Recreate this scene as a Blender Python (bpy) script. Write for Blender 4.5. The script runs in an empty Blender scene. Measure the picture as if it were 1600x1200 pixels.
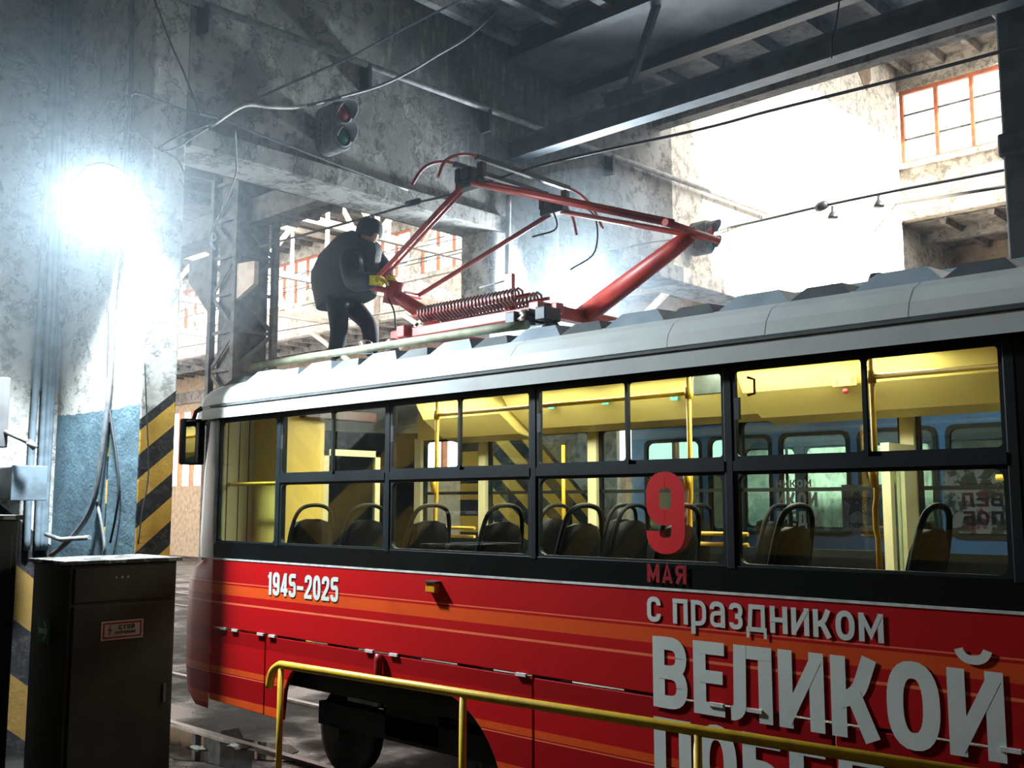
import bpy, bmesh, math, random
from mathutils import Vector, Matrix
random.seed(7)
S = bpy.context.scene
COL = S.collection
# ------------------------------------------------------------------ camera
CAM_H = 2.2
F_PX = 1600.0
ANG = math.radians(46.6)           # tram axis (-X) lies this far left of the view axis
PIT = math.atan(188 / 1600.0)
cd = bpy.data.cameras.new('camera'); cam = bpy.data.objects.new('camera', cd); COL.objects.link(cam)
cd.sensor_width = 36.0; cd.lens = 36.0 * F_PX / 1600.0; cd.clip_end = 300
cam.location = (0, 0, CAM_H)
FW = Vector((-math.cos(ANG) * math.cos(PIT), math.sin(ANG) * math.cos(PIT), math.sin(PIT)))
RT = Vector((math.sin(ANG), math.cos(ANG), 0)); UP = RT.cross(FW)
cam.rotation_euler = FW.to_track_quat('-Z', 'Y').to_euler()
S.camera = cam
# ------------------------------------------------------------------ world, sun, exposure
w = bpy.data.worlds.new('sky'); S.world = w; w.use_nodes = True
w.node_tree.nodes['Background'].inputs[0].default_value = (1.0, 0.965, 0.92, 1)
w.node_tree.nodes['Background'].inputs[1].default_value = 8.0
sl = bpy.data.lights.new('sun', 'SUN'); sl.energy = 34; sl.angle = 0.02; sl.color = (1, 0.93, 0.83)
so = bpy.data.objects.new('sun', sl); COL.objects.link(so)
so.rotation_euler = Vector((-0.85, 0.12, -0.5)).to_track_quat('-Z', 'Y').to_euler()
S.view_settings.view_transform = 'Standard'; S.view_settings.look = 'None'
S.view_settings.gamma = 1.0; S.view_settings.use_curve_mapping = False
S.view_settings.exposure = 0.0
S.cycles.use_denoising = True
S.cycles.max_bounces = 8; S.cycles.transparent_max_bounces = 24
S.cycles.volume_bounces = 0
LAMP_W = 2200.0

def at(px, py, X=None, Y=None, Z=None):
    """point of a known plane that stands at this place of the photograph"""
    d = FW + RT * ((px - 800) / F_PX) + UP * ((600 - py) / F_PX)
    if X is not None: t = X / d.x
    elif Y is not None: t = Y / d.y
    else: t = (Z - CAM_H) / d.z
    return Vector((0, 0, CAM_H)) + d * t

# ------------------------------------------------------------------ materials
def nodes(name):
    m = bpy.data.materials.new(name); m.use_nodes = True
    nt = m.node_tree
    return m, nt, nt.nodes['Principled BSDF']
def N(nt, t, **k):
    n = nt.nodes.new(t)
    for a, b in k.items(): setattr(n, a, b)
    return n
def c4(c): return (c[0], c[1], c[2], 1)
def mixc(nt, f, a, b):
    n = N(nt, 'ShaderNodeMix', data_type='RGBA')
    for s, v in ((0, f), (6, a), (7, b)):
        if hasattr(v, 'links'): nt.links.new(v, n.inputs[s])
        else: n.inputs[s].default_value = v if s == 0 else c4(v)
    return n.outputs[2]
def noise(nt, pos, scale, detail=6, rough=0.6, lo=0.4, hi=0.6, stretch=None):
    n = N(nt, 'ShaderNodeTexNoise'); n.inputs['Scale'].default_value = scale
    n.inputs['Detail'].default_value = detail; n.inputs['Roughness'].default_value = rough
    if stretch:
        mp = N(nt, 'ShaderNodeMapping'); mp.inputs['Scale'].default_value = stretch
        nt.links.new(pos, mp.inputs[0]); pos = mp.outputs[0]
    nt.links.new(pos, n.inputs['Vector'])
    r = N(nt, 'ShaderNodeMapRange'); r.inputs[1].default_value = lo; r.inputs[2].default_value = hi
    nt.links.new(n.outputs[0], r.inputs[0])
    return r.outputs[0], n.outputs[0]
def position(nt): return N(nt, 'ShaderNodeNewGeometry').outputs['Position']
def math_(nt, op, a, b=0.0, c=None):
    n = N(nt, 'ShaderNodeMath', operation=op)
    for i, v in enumerate((a, b, c)):
        if v is None: continue
        if hasattr(v, 'links'): nt.links.new(v, n.inputs[i])
        else: n.inputs[i].default_value = v
    return n.outputs[0]
def sep(nt, pos):
    s = N(nt, 'ShaderNodeSeparateXYZ'); nt.links.new(pos, s.inputs[0]); return s.outputs
def bump(nt, b, h, strength, dist=0.02):
    n = N(nt, 'ShaderNodeBump'); n.inputs['Strength'].default_value = strength; n.inputs['Distance'].default_value = dist
    nt.links.new(h, n.inputs['Height']); nt.links.new(n.outputs[0], b.inputs['Normal'])
def M(name, c1, c2=None, scale=6, lo=0.42, hi=0.62, rough=0.6, metal=0.0, bmp=0.0, stretch=None, coat=0.0):
    m, nt, b = nodes(name)
    p = position(nt)
    if c2 is None: c2 = tuple(x * 0.82 for x in c1)
    f, raw = noise(nt, p, scale, lo=lo, hi=hi, stretch=stretch)
    nt.links.new(mixc(nt, f, c1, c2), b.inputs['Base Color'])
    b.inputs['Roughness'].default_value = rough; b.inputs['Metallic'].default_value = metal
    b.inputs['Coat Weight'].default_value = coat
    if bmp: bump(nt, b, raw, bmp)
    return m
def emit(name, col, st):
    m, nt, b = nodes(name)
    b.inputs['Base Color'].default_value = c4(col); b.inputs['Emission Color'].default_value = c4(col)
    b.inputs['Emission Strength'].default_value = st
    return m
def glassmat(name, tint=(0.86, 0.9, 0.88), spec=0.10, rough=0.02):
    m, nt, b = nodes(name); nt.nodes.remove(b)
    t = N(nt, 'ShaderNodeBsdfTransparent'); t.inputs[0].default_value = c4(tint)
    g = N(nt, 'ShaderNodeBsdfGlossy'); g.inputs['Roughness'].default_value = rough
    lw = N(nt, 'ShaderNodeLayerWeight'); lw.inputs[0].default_value = 0.5
    f = math_(nt, 'MULTIPLY_ADD', math_(nt, 'POWER', lw.outputs['Facing'], 4.0), 0.5, spec * 0.4)
    mx = N(nt, 'ShaderNodeMixShader'); nt.links.new(f, mx.inputs[0])
    nt.links.new(t.outputs[0], mx.inputs[1]); nt.links.new(g.outputs[0], mx.inputs[2])
    nt.links.new(mx.outputs[0], nt.nodes['Material Output'].inputs[0])
    return m
def plaster(name, clean, patch, soot, sootlo=0.5, sootc=None, rough=0.9):
    m, nt, b = nodes(name); p = position(nt)
    f1, r1 = noise(nt, p, 1.3, 8, 0.62, 0.44, 0.58)
    f2, r2 = noise(nt, p, 5.5, 10, 0.7, 0.50, 0.60)
    f3, r3 = noise(nt, p, 0.55, 7, 0.6, sootlo, sootlo + 0.16)
    f4, r4 = noise(nt, p, 9, 6, 0.75, 0.50, 0.66, stretch=(1, 1, 0.25))
    c = mixc(nt, f1, clean, patch)
    c = mixc(nt, math_(nt, 'MULTIPLY', f2, 0.7), c, tuple(x * 0.4 for x in patch))
    ln = N(nt, 'ShaderNodeMapRange'); ln.inputs[1].default_value = 0.012; ln.inputs[2].default_value = 0.002
    nt.links.new(math_(nt, 'ABSOLUTE', math_(nt, 'SUBTRACT', r1, 0.53)), ln.inputs[0])
    c = mixc(nt, math_(nt, 'MULTIPLY', ln.outputs[0], 0.75), c, tuple(x * 0.25 for x in patch))
    fs = f3
    if sootc:                    # one big smoke stain with its own place on the wall
        v = N(nt, 'ShaderNodeVectorMath', operation='DISTANCE'); nt.links.new(p, v.inputs[0]); v.inputs[1].default_value = sootc[0]
        d = math_(nt, 'ADD', v.outputs['Value'], math_(nt, 'MULTIPLY', r1, sootc[1] * 1.2))
        rr = N(nt, 'ShaderNodeMapRange'); rr.inputs[1].default_value = sootc[1] * 1.75; rr.inputs[2].default_value = sootc[1] * 1.1
        nt.links.new(d, rr.inputs[0]); fs = math_(nt, 'MAXIMUM', f3, rr.outputs[0])
    c = mixc(nt, math_(nt, 'MULTIPLY', fs, math_(nt, 'MULTIPLY_ADD', f4, -0.35, 0.92)), c, soot)
    nt.links.new(c, b.inputs['Base Color']); b.inputs['Roughness'].default_value = rough
    h = math_(nt, 'ADD', math_(nt, 'MULTIPLY', f1, 0.5), math_(nt, 'ADD', r2, math_(nt, 'MULTIPLY', f2, -0.3)))
    bump(nt, b, h, 0.55, 0.025)
    return m, nt, b, c, p
def stripes_on(nt, b, col, p, slope, period, ztop, axis=1, y=(0.62, 0.36, 0.05), k=(0.012, 0.012, 0.014), lo=None, hi=None):
    s = sep(nt, p)
    u = math_(nt, 'SUBTRACT', s[2], math_(nt, 'MULTIPLY', s[axis], slope))
    fr = math_(nt, 'FRACT', math_(nt, 'DIVIDE', math_(nt, 'ADD', u, 50.0), period))
    f = math_(nt, 'GREATER_THAN', fr, 0.5)
    wn, _ = noise(nt, p, 14, 6, 0.7, 0.5, 0.8)
    paint = mixc(nt, math_(nt, 'MULTIPLY', wn, 0.5), mixc(nt, f, y, k), (0.16, 0.13, 0.1))
    msk = math_(nt, 'LESS_THAN', u, ztop)
    if lo is not None:
        msk = math_(nt, 'MULTIPLY', msk, math_(nt, 'GREATER_THAN', s[axis], lo)); msk = math_(nt, 'MULTIPLY', msk, math_(nt, 'LESS_THAN', s[axis], hi))
    nrm = sep(nt, N(nt, 'ShaderNodeNewGeometry').outputs['True Normal'])
    return msk, paint, s, nrm

mt = {}
pm = plaster('gable_plaster', (0.42, 0.41, 0.38), (0.21, 0.20, 0.185), (0.045, 0.043, 0.042), 0.60, ((-8, 8.2, 7.6), 2.5))
msk, paint, s_, n_ = stripes_on(pm[1], pm[2], pm[3], pm[4], -0.75, 0.36, 2.9 + 0.75 * 9, 1, lo=8.0, hi=10.5)
pm[1].links.new(mixc(pm[1], msk, pm[3], paint), pm[2].inputs['Base Color'])
mt['gable'] = pm[0]
pm = plaster('pillar_plaster', (0.66, 0.64, 0.58), (0.52, 0.5, 0.45), (0.25, 0.24, 0.22), 0.66)
nt, b, col, p = pm[1], pm[2], pm[3], pm[4]
msk, paint, s_, n_ = stripes_on(nt, b, col, p, 0.85, 0.40, 3.02 - 0.85 * 4.15, 1)
fb, rb = noise(nt, p, 3, 8, 0.6, 0.42, 0.62)
blue = mixc(nt, fb, (0.11, 0.19, 0.235), (0.07, 0.125, 0.155))
edge = math_(nt, 'ADD', s_[2], math_(nt, 'MULTIPLY', rb, 0.12))
c = mixc(nt, math_(nt, 'LESS_THAN', edge, 3.07), col, blue)
fx = math_(nt, 'GREATER_THAN', n_[0], 0.5)
c = mixc(nt, fx, c, mixc(nt, msk, col, paint))
nt.links.new(c, b.inputs['Base Color']); mt['pillar'] = pm[0]
pm = plaster('left_wall_plaster', (0.5, 0.49, 0.46), (0.36, 0.35, 0.32), (0.12, 0.12, 0.11), 0.6)
msk, paint, s_, n_ = stripes_on(pm[1], pm[2], pm[3], pm[4], -0.8, 0.95, 2.95 + 0.8 * 2.6, 1, y=(0.26, 0.15, 0.03))  # stripe yellow darkened to stand for the dim light on this wall
pm[1].links.new(mixc(pm[1], msk, pm[3], paint), pm[2].inputs['Base Color']); mt['leftwall'] = pm[0]
pm = plaster('far_plaster', (0.46, 0.43, 0.38), (0.34, 0.31, 0.26), (0.12, 0.11, 0.09), 0.58)
mt['far'] = pm[0]
pm = plaster('high_gable_plaster', (0.80, 0.75, 0.66), (0.72, 0.67, 0.58), (0.45, 0.40, 0.33), 0.70)  # paler copy of the cross wall plaster, overexposed daylight put into its colour
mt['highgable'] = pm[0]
mt['ceil'] = plaster('ceiling_concrete', (0.17, 0.165, 0.16), (0.10, 0.1, 0.1), (0.03, 0.03, 0.033), 0.52)[0]
mt['ceilhi'] = plaster('high_ceiling_concrete', (0.22, 0.20, 0.18), (0.14, 0.13, 0.12), (0.06, 0.055, 0.05), 0.58)[0]
mt['girder'] = M('girder_paint', (0.06, 0.06, 0.063), (0.03, 0.03, 0.033), 2, bmp=0.3, rough=0.8)
mt['steel'] = M('blue_grey_steel', (0.06, 0.075, 0.088), (0.035, 0.042, 0.05), 5, rough=0.55, bmp=0.15)
mt['darksteel'] = M('dark_steel', (0.035, 0.042, 0.048), (0.02, 0.022, 0.025), 5, rough=0.6, bmp=0.15)
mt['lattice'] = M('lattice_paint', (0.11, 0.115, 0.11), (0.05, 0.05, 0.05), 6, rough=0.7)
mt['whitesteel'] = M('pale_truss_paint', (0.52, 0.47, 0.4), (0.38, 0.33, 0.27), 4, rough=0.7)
mt['floor'] = None
m, nt, b = nodes('wet_concrete_floor'); p = position(nt)
f1, r1 = noise(nt, p, 0.8, 8, 0.6, 0.45, 0.6); f2, r2 = noise(nt, p, 6, 8, 0.7, 0.4, 0.7)
nt.links.new(mixc(nt, f1, mixc(nt, f2, (0.04, 0.037, 0.033), (0.022, 0.021, 0.019)), (0.012, 0.012, 0.011)), b.inputs['Base Color'])
r = N(nt, 'ShaderNodeMapRange'); r.inputs[3].default_value = 0.75; r.inputs[4].default_value = 0.25; nt.links.new(f1, r.inputs[0]); nt.links.new(r.outputs[0], b.inputs['Roughness'])
b.inputs['Specular IOR Level'].default_value = .08; bump(nt, b, r2, 0.4); mt['floor'] = m
mt['orange'] = M('rust_orange_frame', (0.50, 0.15, 0.06), (0.32, 0.10, 0.05), 8, rough=0.7)
mt['glass'] = glassmat('window_glass')
mt['tramglass'] = glassmat('tram_glass', (0.80, 0.86, 0.84), 0.13, 0.01)
mt['blueglass'] = glassmat('blue_tram_glass', (0.72, 0.80, 0.77), 0.12, 0.01)
# livery: red with printed orange stripes at fixed heights
m, nt, b = nodes('red_livery'); p = position(nt); z = sep(nt, p)[2]
ramp = N(nt, 'ShaderNodeValToRGB'); ramp.color_ramp.interpolation = 'CONSTANT'
RED = (0.42, 0.005, 0.007); DR = (0.30, 0.003, 0.005); ORG = (0.62, 0.07, 0.012); PEA = (0.75, 0.16, 0.07)
st = [(0, DR), (.46, ORG), (.55, DR), (.60, DR), (.73, PEA), (.738, DR), (.75, ORG), (.79, RED), (1.0, DR), (1.12, RED), (1.335, PEA), (1.347, RED),
      (1.41, ORG), (1.50, RED), (1.512, PEA), (1.522, RED)]
cr = ramp.color_ramp
for i, (zz, cc) in enumerate(st):
    e = cr.elements[i] if i < 2 else cr.elements.new(zz / 2)
    e.position = zz / 2; e.color = c4(cc)
nt.links.new(math_(nt, 'DIVIDE', z, 2.0), ramp.inputs[0])
f, raw = noise(nt, p, 3, 5, .6, .5, .75)
nt.links.new(mixc(nt, math_(nt, 'MULTIPLY', f, 0.25), ramp.outputs[0], (0.2, 0.01, 0.01)), b.inputs['Base Color'])
b.inputs['Roughness'].default_value = 0.45; b.inputs['Specular IOR Level'].default_value = 0.18; mt['red'] = m
mt['white'] = M('roof_white_paint', (0.60, 0.63, 0.61), (0.50, 0.53, 0.52), 3, rough=0.42, lo=.45, hi=.75)
mt['cover'] = M('roof_cover_blue_grey', (0.30, 0.37, 0.42), (0.22, 0.27, 0.31), 3, rough=0.5)
mt['coverdark'] = M('roof_gap_dark', (0.09, 0.105, 0.11), (0.06, 0.07, 0.075), 4, rough=0.7)
mt['black'] = M('black_window_band', (0.003, 0.004, 0.005), (0.002, 0.003, 0.003), 3, rough=0.35)
mt['rubber'] = M('black_rubber', (0.012, 0.015, 0.017), (0.008, 0.009, 0.01), 6, rough=0.6)
mt['frame'] = M('sash_dark_teal', (0.009, 0.014, 0.016), (0.006, 0.009, 0.011), 4, rough=0.5)
for k_ in ('black', 'frame'): mt[k_].node_tree.nodes['Principled BSDF'].inputs['Specular IOR Level'].default_value = .22
mt['seat'] = M('black_seat_plastic', (0.005, 0.006, 0.007), (0.004, 0.004, 0.005), 5, rough=0.55)
mt['seat'].node_tree.nodes['Principled BSDF'].inputs['Specular IOR Level'].default_value = .2
mt['cream'] = M('cream_interior', (0.72, 0.66, 0.40), (0.66, 0.60, 0.36), 2, rough=0.5)
mt['yellowin'] = M('yellow_interior', (0.80, 0.58, 0.13), (0.74, 0.52, 0.11), 2, rough=0.45)
mt['yellowpale'] = M('pale_yellow_interior', (0.84, 0.68, 0.22), (0.80, 0.64, 0.20), 2, rough=0.45)
mt['pole'] = M('yellow_pole', (0.80, 0.50, 0.04), (0.70, 0.42, 0.03), 6, rough=0.4)
mt['rail'] = M('yellow_railing_paint', (0.72, 0.46, 0.02), (0.50, 0.29, 0.02), 9, rough=0.42, lo=.5, hi=.72)
mt['tramfloor'] = M('tram_floor', (0.05, 0.045, 0.04), None, 5)
mt['under'] = M('underframe_black', (0.01, 0.01, 0.011), None, 5, rough=0.8)
mt['wheel'] = M('wheel_iron', (0.03, 0.028, 0.026), (0.05, 0.035, 0.025), 7, rough=0.55, metal=0.5)
mt['panred'] = M('pantograph_red', (0.46, 0.045, 0.03), (0.30, 0.03, 0.024), 8, rough=0.45)
mt['pandark'] = M('pantograph_dark', (0.03, 0.035, 0.04), (0.018, 0.02, 0.024), 8, rough=0.5, metal=0.3)
mt['spring'] = M('spring_steel', (0.22, 0.13, 0.12), (0.12, 0.05, 0.05), 9, rough=0.4, metal=0.5)
mt['plank'] = M('greenish_pipe', (0.24, 0.25, 0.16), (0.15, 0.16, 0.10), 7, rough=0.7)
mt['letters'] = M('white_vinyl', (0.60, 0.63, 0.58), (0.54, 0.57, 0.53), 4, rough=0.45)
mt['redvinyl'] = M('red_vinyl', (0.62, 0.02, 0.025), (0.55, 0.018, 0.022), 4, rough=0.35)
mt['darkred'] = M('dark_red_vinyl', (0.33, 0.012, 0.016), None, 4, rough=0.4)
mt['blue'] = M('blue_tram_paint', (0.10, 0.27, 0.52), (0.08, 0.21, 0.42), 3, rough=0.4)
mt['cabinet'] = M('cabinet_grey_brown', (0.03, 0.028, 0.024), (0.02, 0.019, 0.017), 5, rough=0.5)
mt['cabedge'] = M('chipped_white_paint', (0.30, 0.29, 0.26), (0.05, 0.047, 0.04), 9, lo=.46, hi=.52, rough=0.8)
mt['signwhite'] = M('sign_white', (0.55, 0.5, 0.46), None, 5, rough=0.5)
mt['signred'] = M('sign_red', (0.36, 0.02, 0.03), None, 5, rough=0.5)
mt['signblack'] = M('sign_black', (0.01, 0.01, 0.01), None, 5, rough=0.5)
mt['signgreen'] = M('sign_green', (0.02, 0.16, 0.085), None, 5, rough=0.5)
mt['tlight'] = M('signal_housing_grey', (0.24, 0.25, 0.25), (0.14, 0.145, 0.15), 9, rough=0.7)
mt['lensred'] = M('dull_red_lens', (0.22, 0.035, 0.03), None, 9, rough=0.25)
mt['lensgreen'] = M('dull_green_lens', (0.02, 0.10, 0.085), None, 9, rough=0.25)
mt['cable'] = M('black_cable', (0.02, 0.022, 0.024), None, 9, rough=0.6)
mt['cablegrey'] = M('grey_cable', (0.17, 0.18, 0.19), (0.10, 0.11, 0.115), 9, rough=0.6)
mt['cablewhite'] = M('white_cable', (0.6, 0.6, 0.56), (0.4, 0.4, 0.37), 9, rough=0.6)
mt['pipe'] = M('painted_pipe', (0.34, 0.34, 0.33), (0.2, 0.2, 0.2), 7, rough=0.6)
mt['bluepipe'] = M('blue_grey_pipe', (0.15, 0.2, 0.235), (0.10, 0.13, 0.15), 7, rough=0.55)
mt['jacket'] = M('dark_padded_jacket', (0.022, 0.028, 0.036), (0.014, 0.017, 0.022), 18, rough=0.75, bmp=0.5, stretch=(1, 1, 3))
mt['trousers'] = M('black_trousers', (0.018, 0.018, 0.024), (0.012, 0.012, 0.016), 12, rough=0.85)
mt['skin'] = M('skin', (0.52, 0.30, 0.21), None, 9, rough=0.55)
mt['hair'] = M('black_hat', (0.014, 0.014, 0.016), None, 14, rough=0.85)
mt['glove'] = M('yellow_glove', (0.75, 0.62, 0.02), (0.6, 0.48, 0.02), 14, rough=0.7)
mt['boot'] = M('dark_boot', (0.03, 0.028, 0.025), None, 14, rough=0.7)
mt['amber'] = M('amber_lens', (0.65, 0.26, 0.02), None, 10, rough=0.2)
mt['screen'] = M('grey_screen', (0.10, 0.12, 0.115), None, 10, rough=0.25)
mt['maroon'] = M('maroon_display', (0.07, 0.012, 0.012), None, 5, rough=.4)
mt['stickgreen'] = M('teal_sticker', (0.05, 0.30, 0.22), None, 5)
mt['stickorange'] = M('orange_sticker', (0.85, 0.45, 0.08), None, 5)
mt['stickbrown'] = M('brown_print', (0.30, 0.12, 0.05), None, 5)
mt['insul'] = M('insulator_brown', (0.10, 0.07, 0.055), None, 6, rough=0.3)
mt['brick'] = M('aisle_brick', (0.34, 0.25, 0.17), (0.22, 0.17, 0.12), 5, rough=0.9, bmp=0.5)
mt['mirror'] = M('mirror_glass', (0.7, 0.7, 0.7), None, 3, rough=0.03, metal=1.0)
mt['lamphouse'] = M('lamp_housing', (0.12, 0.12, 0.12), None, 6, rough=0.5, metal=0.3)
mt['railsteel'] = M('rail_steel', (0.16, 0.14, 0.12), (0.09, 0.07, 0.06), 9, rough=0.35, metal=0.7)
mt['wood'] = M('pale_paint_chip', (0.62, 0.58, 0.5), (0.1, 0.1, 0.09), 5, rough=0.9, lo=.49, hi=.53)
mt['lampglow'] = emit('floodlight_led', (0.86, 0.95, 1.0), 60)
mt['tubeglow'] = emit('saloon_light', (1.0, 0.93, 0.72), 40)

# ------------------------------------------------------------------ mesh building
class MB:
    def __init__(s): s.v = []; s.f = []; s.sm = []
    def add(s, vs, fs, smooth=False):
        o = len(s.v); s.v += [tuple(v) for v in vs]
        s.f += [tuple(i + o for i in f) for f in fs]; s.sm += [smooth] * len(fs); return s
    def box(s, x0, x1, y0, y1, z0, z1):
        return s.add([(x, y, z) for z in (z0, z1) for y in (y0, y1) for x in (x0, x1)],
                     [(0, 2, 3, 1), (4, 5, 7, 6), (0, 1, 5, 4), (2, 6, 7, 3), (0, 4, 6, 2), (1, 3, 7, 5)])
    def bar(s, a, b, w, h=None, up=(0, 0, 1)):
        a = Vector(a); b = Vector(b); h = h or w; d = (b - a).normalized(); u = Vector(up)
        if abs(d.dot(u)) > 0.98: u = Vector((0, 1, 0))
        r = d.cross(u).normalized(); u = r.cross(d)
        vs = [q + r * (i * w / 2) + u * (j * h / 2) for q in (a, b) for i, j in ((-1, -1), (1, -1), (1, 1), (-1, 1))]
        return s.add(vs, [(3, 2, 1, 0), (4, 5, 6, 7), (0, 1, 5, 4), (1, 2, 6, 5), (2, 3, 7, 6), (3, 0, 4, 7)])
    def tube(s, pts, r, n=8, caps=True, closed=False):
        pts = [Vector(p) for p in pts]; m = len(pts); rs = r if isinstance(r, (list, tuple)) else [r] * m
        nrm = None; vs = []
        for i, p in enumerate(pts):
            d = (pts[(i + 1) % m] - pts[i - 1]) if closed or 0 < i < m - 1 else (pts[1] - pts[0] if i == 0 else pts[-1] - pts[-2])
            d.normalize()
            if nrm is None: nrm = d.orthogonal().normalized()
            else:
                nrm = nrm - d * nrm.dot(d)
                nrm = nrm.normalized() if nrm.length > 1e-6 else d.orthogonal().normalized()
            bn = d.cross(nrm)
            vs += [p + (nrm * math.cos(k * math.tau / n) + bn * math.sin(k * math.tau / n)) * rs[i] for k in range(n)]
        fs = [(i * n + k, i * n + (k + 1) % n, ((i + 1) % m) * n + (k + 1) % n, ((i + 1) % m) * n + k) for i in range(m if closed else m - 1) for k in range(n)]
        s.add(vs, fs, True)
        if caps and not closed:
            o = len(s.v) - m * n
            s.f += [tuple(o + k for k in reversed(range(n))), tuple(o + (m - 1) * n + k for k in range(n))]; s.sm += [False, False]
        return s
    def prism(s, poly, a, b, axis='y'):
        f = {'y': lambda p, t: (p[0], t, p[1]), 'x': lambda p, t: (t, p[0], p[1]), 'z': lambda p, t: (p[0], p[1], t)}[axis]
        n = len(poly)
        return s.add([f(p, t) for t in (a, b) for p in poly],
                     [tuple(range(n)), tuple(reversed(range(n, 2 * n)))] + [(i, i + n, (i + 1) % n + n, (i + 1) % n) for i in range(n)])
    def lathe(s, prof, c, axis=(0, 0, 1), n=16):
        ax = Vector(axis).normalized(); u = ax.orthogonal().normalized(); v = ax.cross(u); c = Vector(c)
        vs = [c + ax * h + (u * math.cos(k * math.tau / n) + v * math.sin(k * math.tau / n)) * r for r, h in prof for k in range(n)]
        return s.add(vs, [(i * n + k, i * n + (k + 1) % n, (i + 1) * n + (k + 1) % n, (i + 1) * n + k) for i in range(len(prof) - 1) for k in range(n)], True)
    def loft(s, rows, smooth=True):
        n = len(rows[0])
        return s.add([p for r in rows for p in r], [(i * n + k, i * n + k + 1, (i + 1) * n + k + 1, (i + 1) * n + k) for i in range(len(rows) - 1) for k in range(n - 1)], smooth)
    def mesh(s, name, mat):
        me = bpy.data.meshes.new(name); me.from_pydata(s.v, [], s.f)
        me.polygons.foreach_set('use_smooth', s.sm); me.update()
        bm = bmesh.new(); bm.from_mesh(me); bmesh.ops.recalc_face_normals(bm, faces=bm.faces); bm.to_mesh(me); bm.free()
        me.materials.append(mat if not isinstance(mat, str) else mt[mat]); return me
    def build(s, name, mat, parent=None, bevel=0.0):
        return put(name, s.mesh(name, mat), parent, bevel)
def put(name, me, parent=None, bevel=0.0, loc=None, rz=0.0):
    o = bpy.data.objects.new(name, me); COL.objects.link(o)
    if parent is not None:
        o.parent = parent
        q = parent; off = Vector()
        while q: off = off + q.location; q = q.parent
        o.location = (Vector(loc) if loc else Vector()) - off
    elif loc: o.location = loc
    if rz: o.rotation_euler = (0, 0, rz)
    if bevel:
        b = o.modifiers.new('bevel', 'BEVEL'); b.width = bevel; b.segments = 2; b.limit_method = 'ANGLE'
    return o
def tag(o, label, cat=None, group=None, kind=None):
    o['label'] = label
    if cat: o['category'] = cat
    if group: o['group'] = group
    if kind: o['kind'] = kind
    return o
def thing(name, label, cat, loc=(0, 0, 0), group=None):
    o = bpy.data.objects.new(name, None); COL.objects.link(o); o.location = loc; o.empty_display_size = 0.2
    return tag(o, label, cat, group)
def struct(o, label=None):
    o['kind'] = 'structure'
    if label: o['label'] = label
    return o
def box(*a): return MB().box(*a)
def curve_pts(pts, n=5):
    """Catmull-Rom through points"""
    P = [Vector(p) for p in pts]; P = [2 * P[0] - P[1]] + P + [2 * P[-1] - P[-2]]; out = []
    for i in range(1, len(P) - 2):
        for k in range(n):
            t = k / n; a, b, c, d = P[i - 1:i + 3]
            out.append(0.5 * (2 * b + (c - a) * t + (2 * a - 5 * b + 4 * c - d) * t * t + (3 * b - a - 3 * c + d) * t ** 3))
    return out + [P[-2]]

# ------------------------------------------------------------------ lettering (heavy grotesque drawn with strokes)
def fillet(pts, r, closed=False, n=6):
    P = [Vector(p) for p in pts]; out = []; m = len(P)
    for i, p in enumerate(P):
        if not closed and i in (0, m - 1): out.append(p); continue
        a = P[i - 1] - p; b = P[(i + 1) % m] - p
        la = a.length * (0.5 if closed or i > 1 else 1.0); lb = b.length * (0.5 if closed or i < m - 2 else 1.0)
        rr = min(r, la * .999, lb * .999)
        if rr < 1e-4: out.append(p); continue
        A = p + a.normalized() * rr; B = p + b.normalized() * rr
        for k in range(n + 1):
            t = k / n; out.append(A * (1 - t) ** 2 * 1 + p * 2 * t * (1 - t) + B * t * t)
    return out
def stroke(mb, pts, t, place, closed=False):
    P = [Vector((p[0], p[1])) for p in pts]; m = len(P); L = []; R = []
    for i, p in enumerate(P):
        d1 = (p - P[i - 1]) if closed or i > 0 else (P[1] - p)
        d2 = (P[(i + 1) % m] - p) if closed or i < m - 1 else d1
        if d1.length < 1e-6: d1 = d2
        if d2.length < 1e-6: d2 = d1
        d1 = d1.normalized(); d2 = d2.normalized()
        n1 = Vector((-d1.y, d1.x)); n2 = Vector((-d2.y, d2.x)); q = n1 + n2
        q = n1 if q.length < 1e-3 else q / max(q.dot(n1), 0.35)
        L.append(p + q * t / 2); R.append(p - q * t / 2)
    k = m if closed else m - 1
    mb.add([place(v) for v in L + R], [(i, (i + 1) % m, m + (i + 1) % m, m + i) for i in range(k)])
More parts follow.
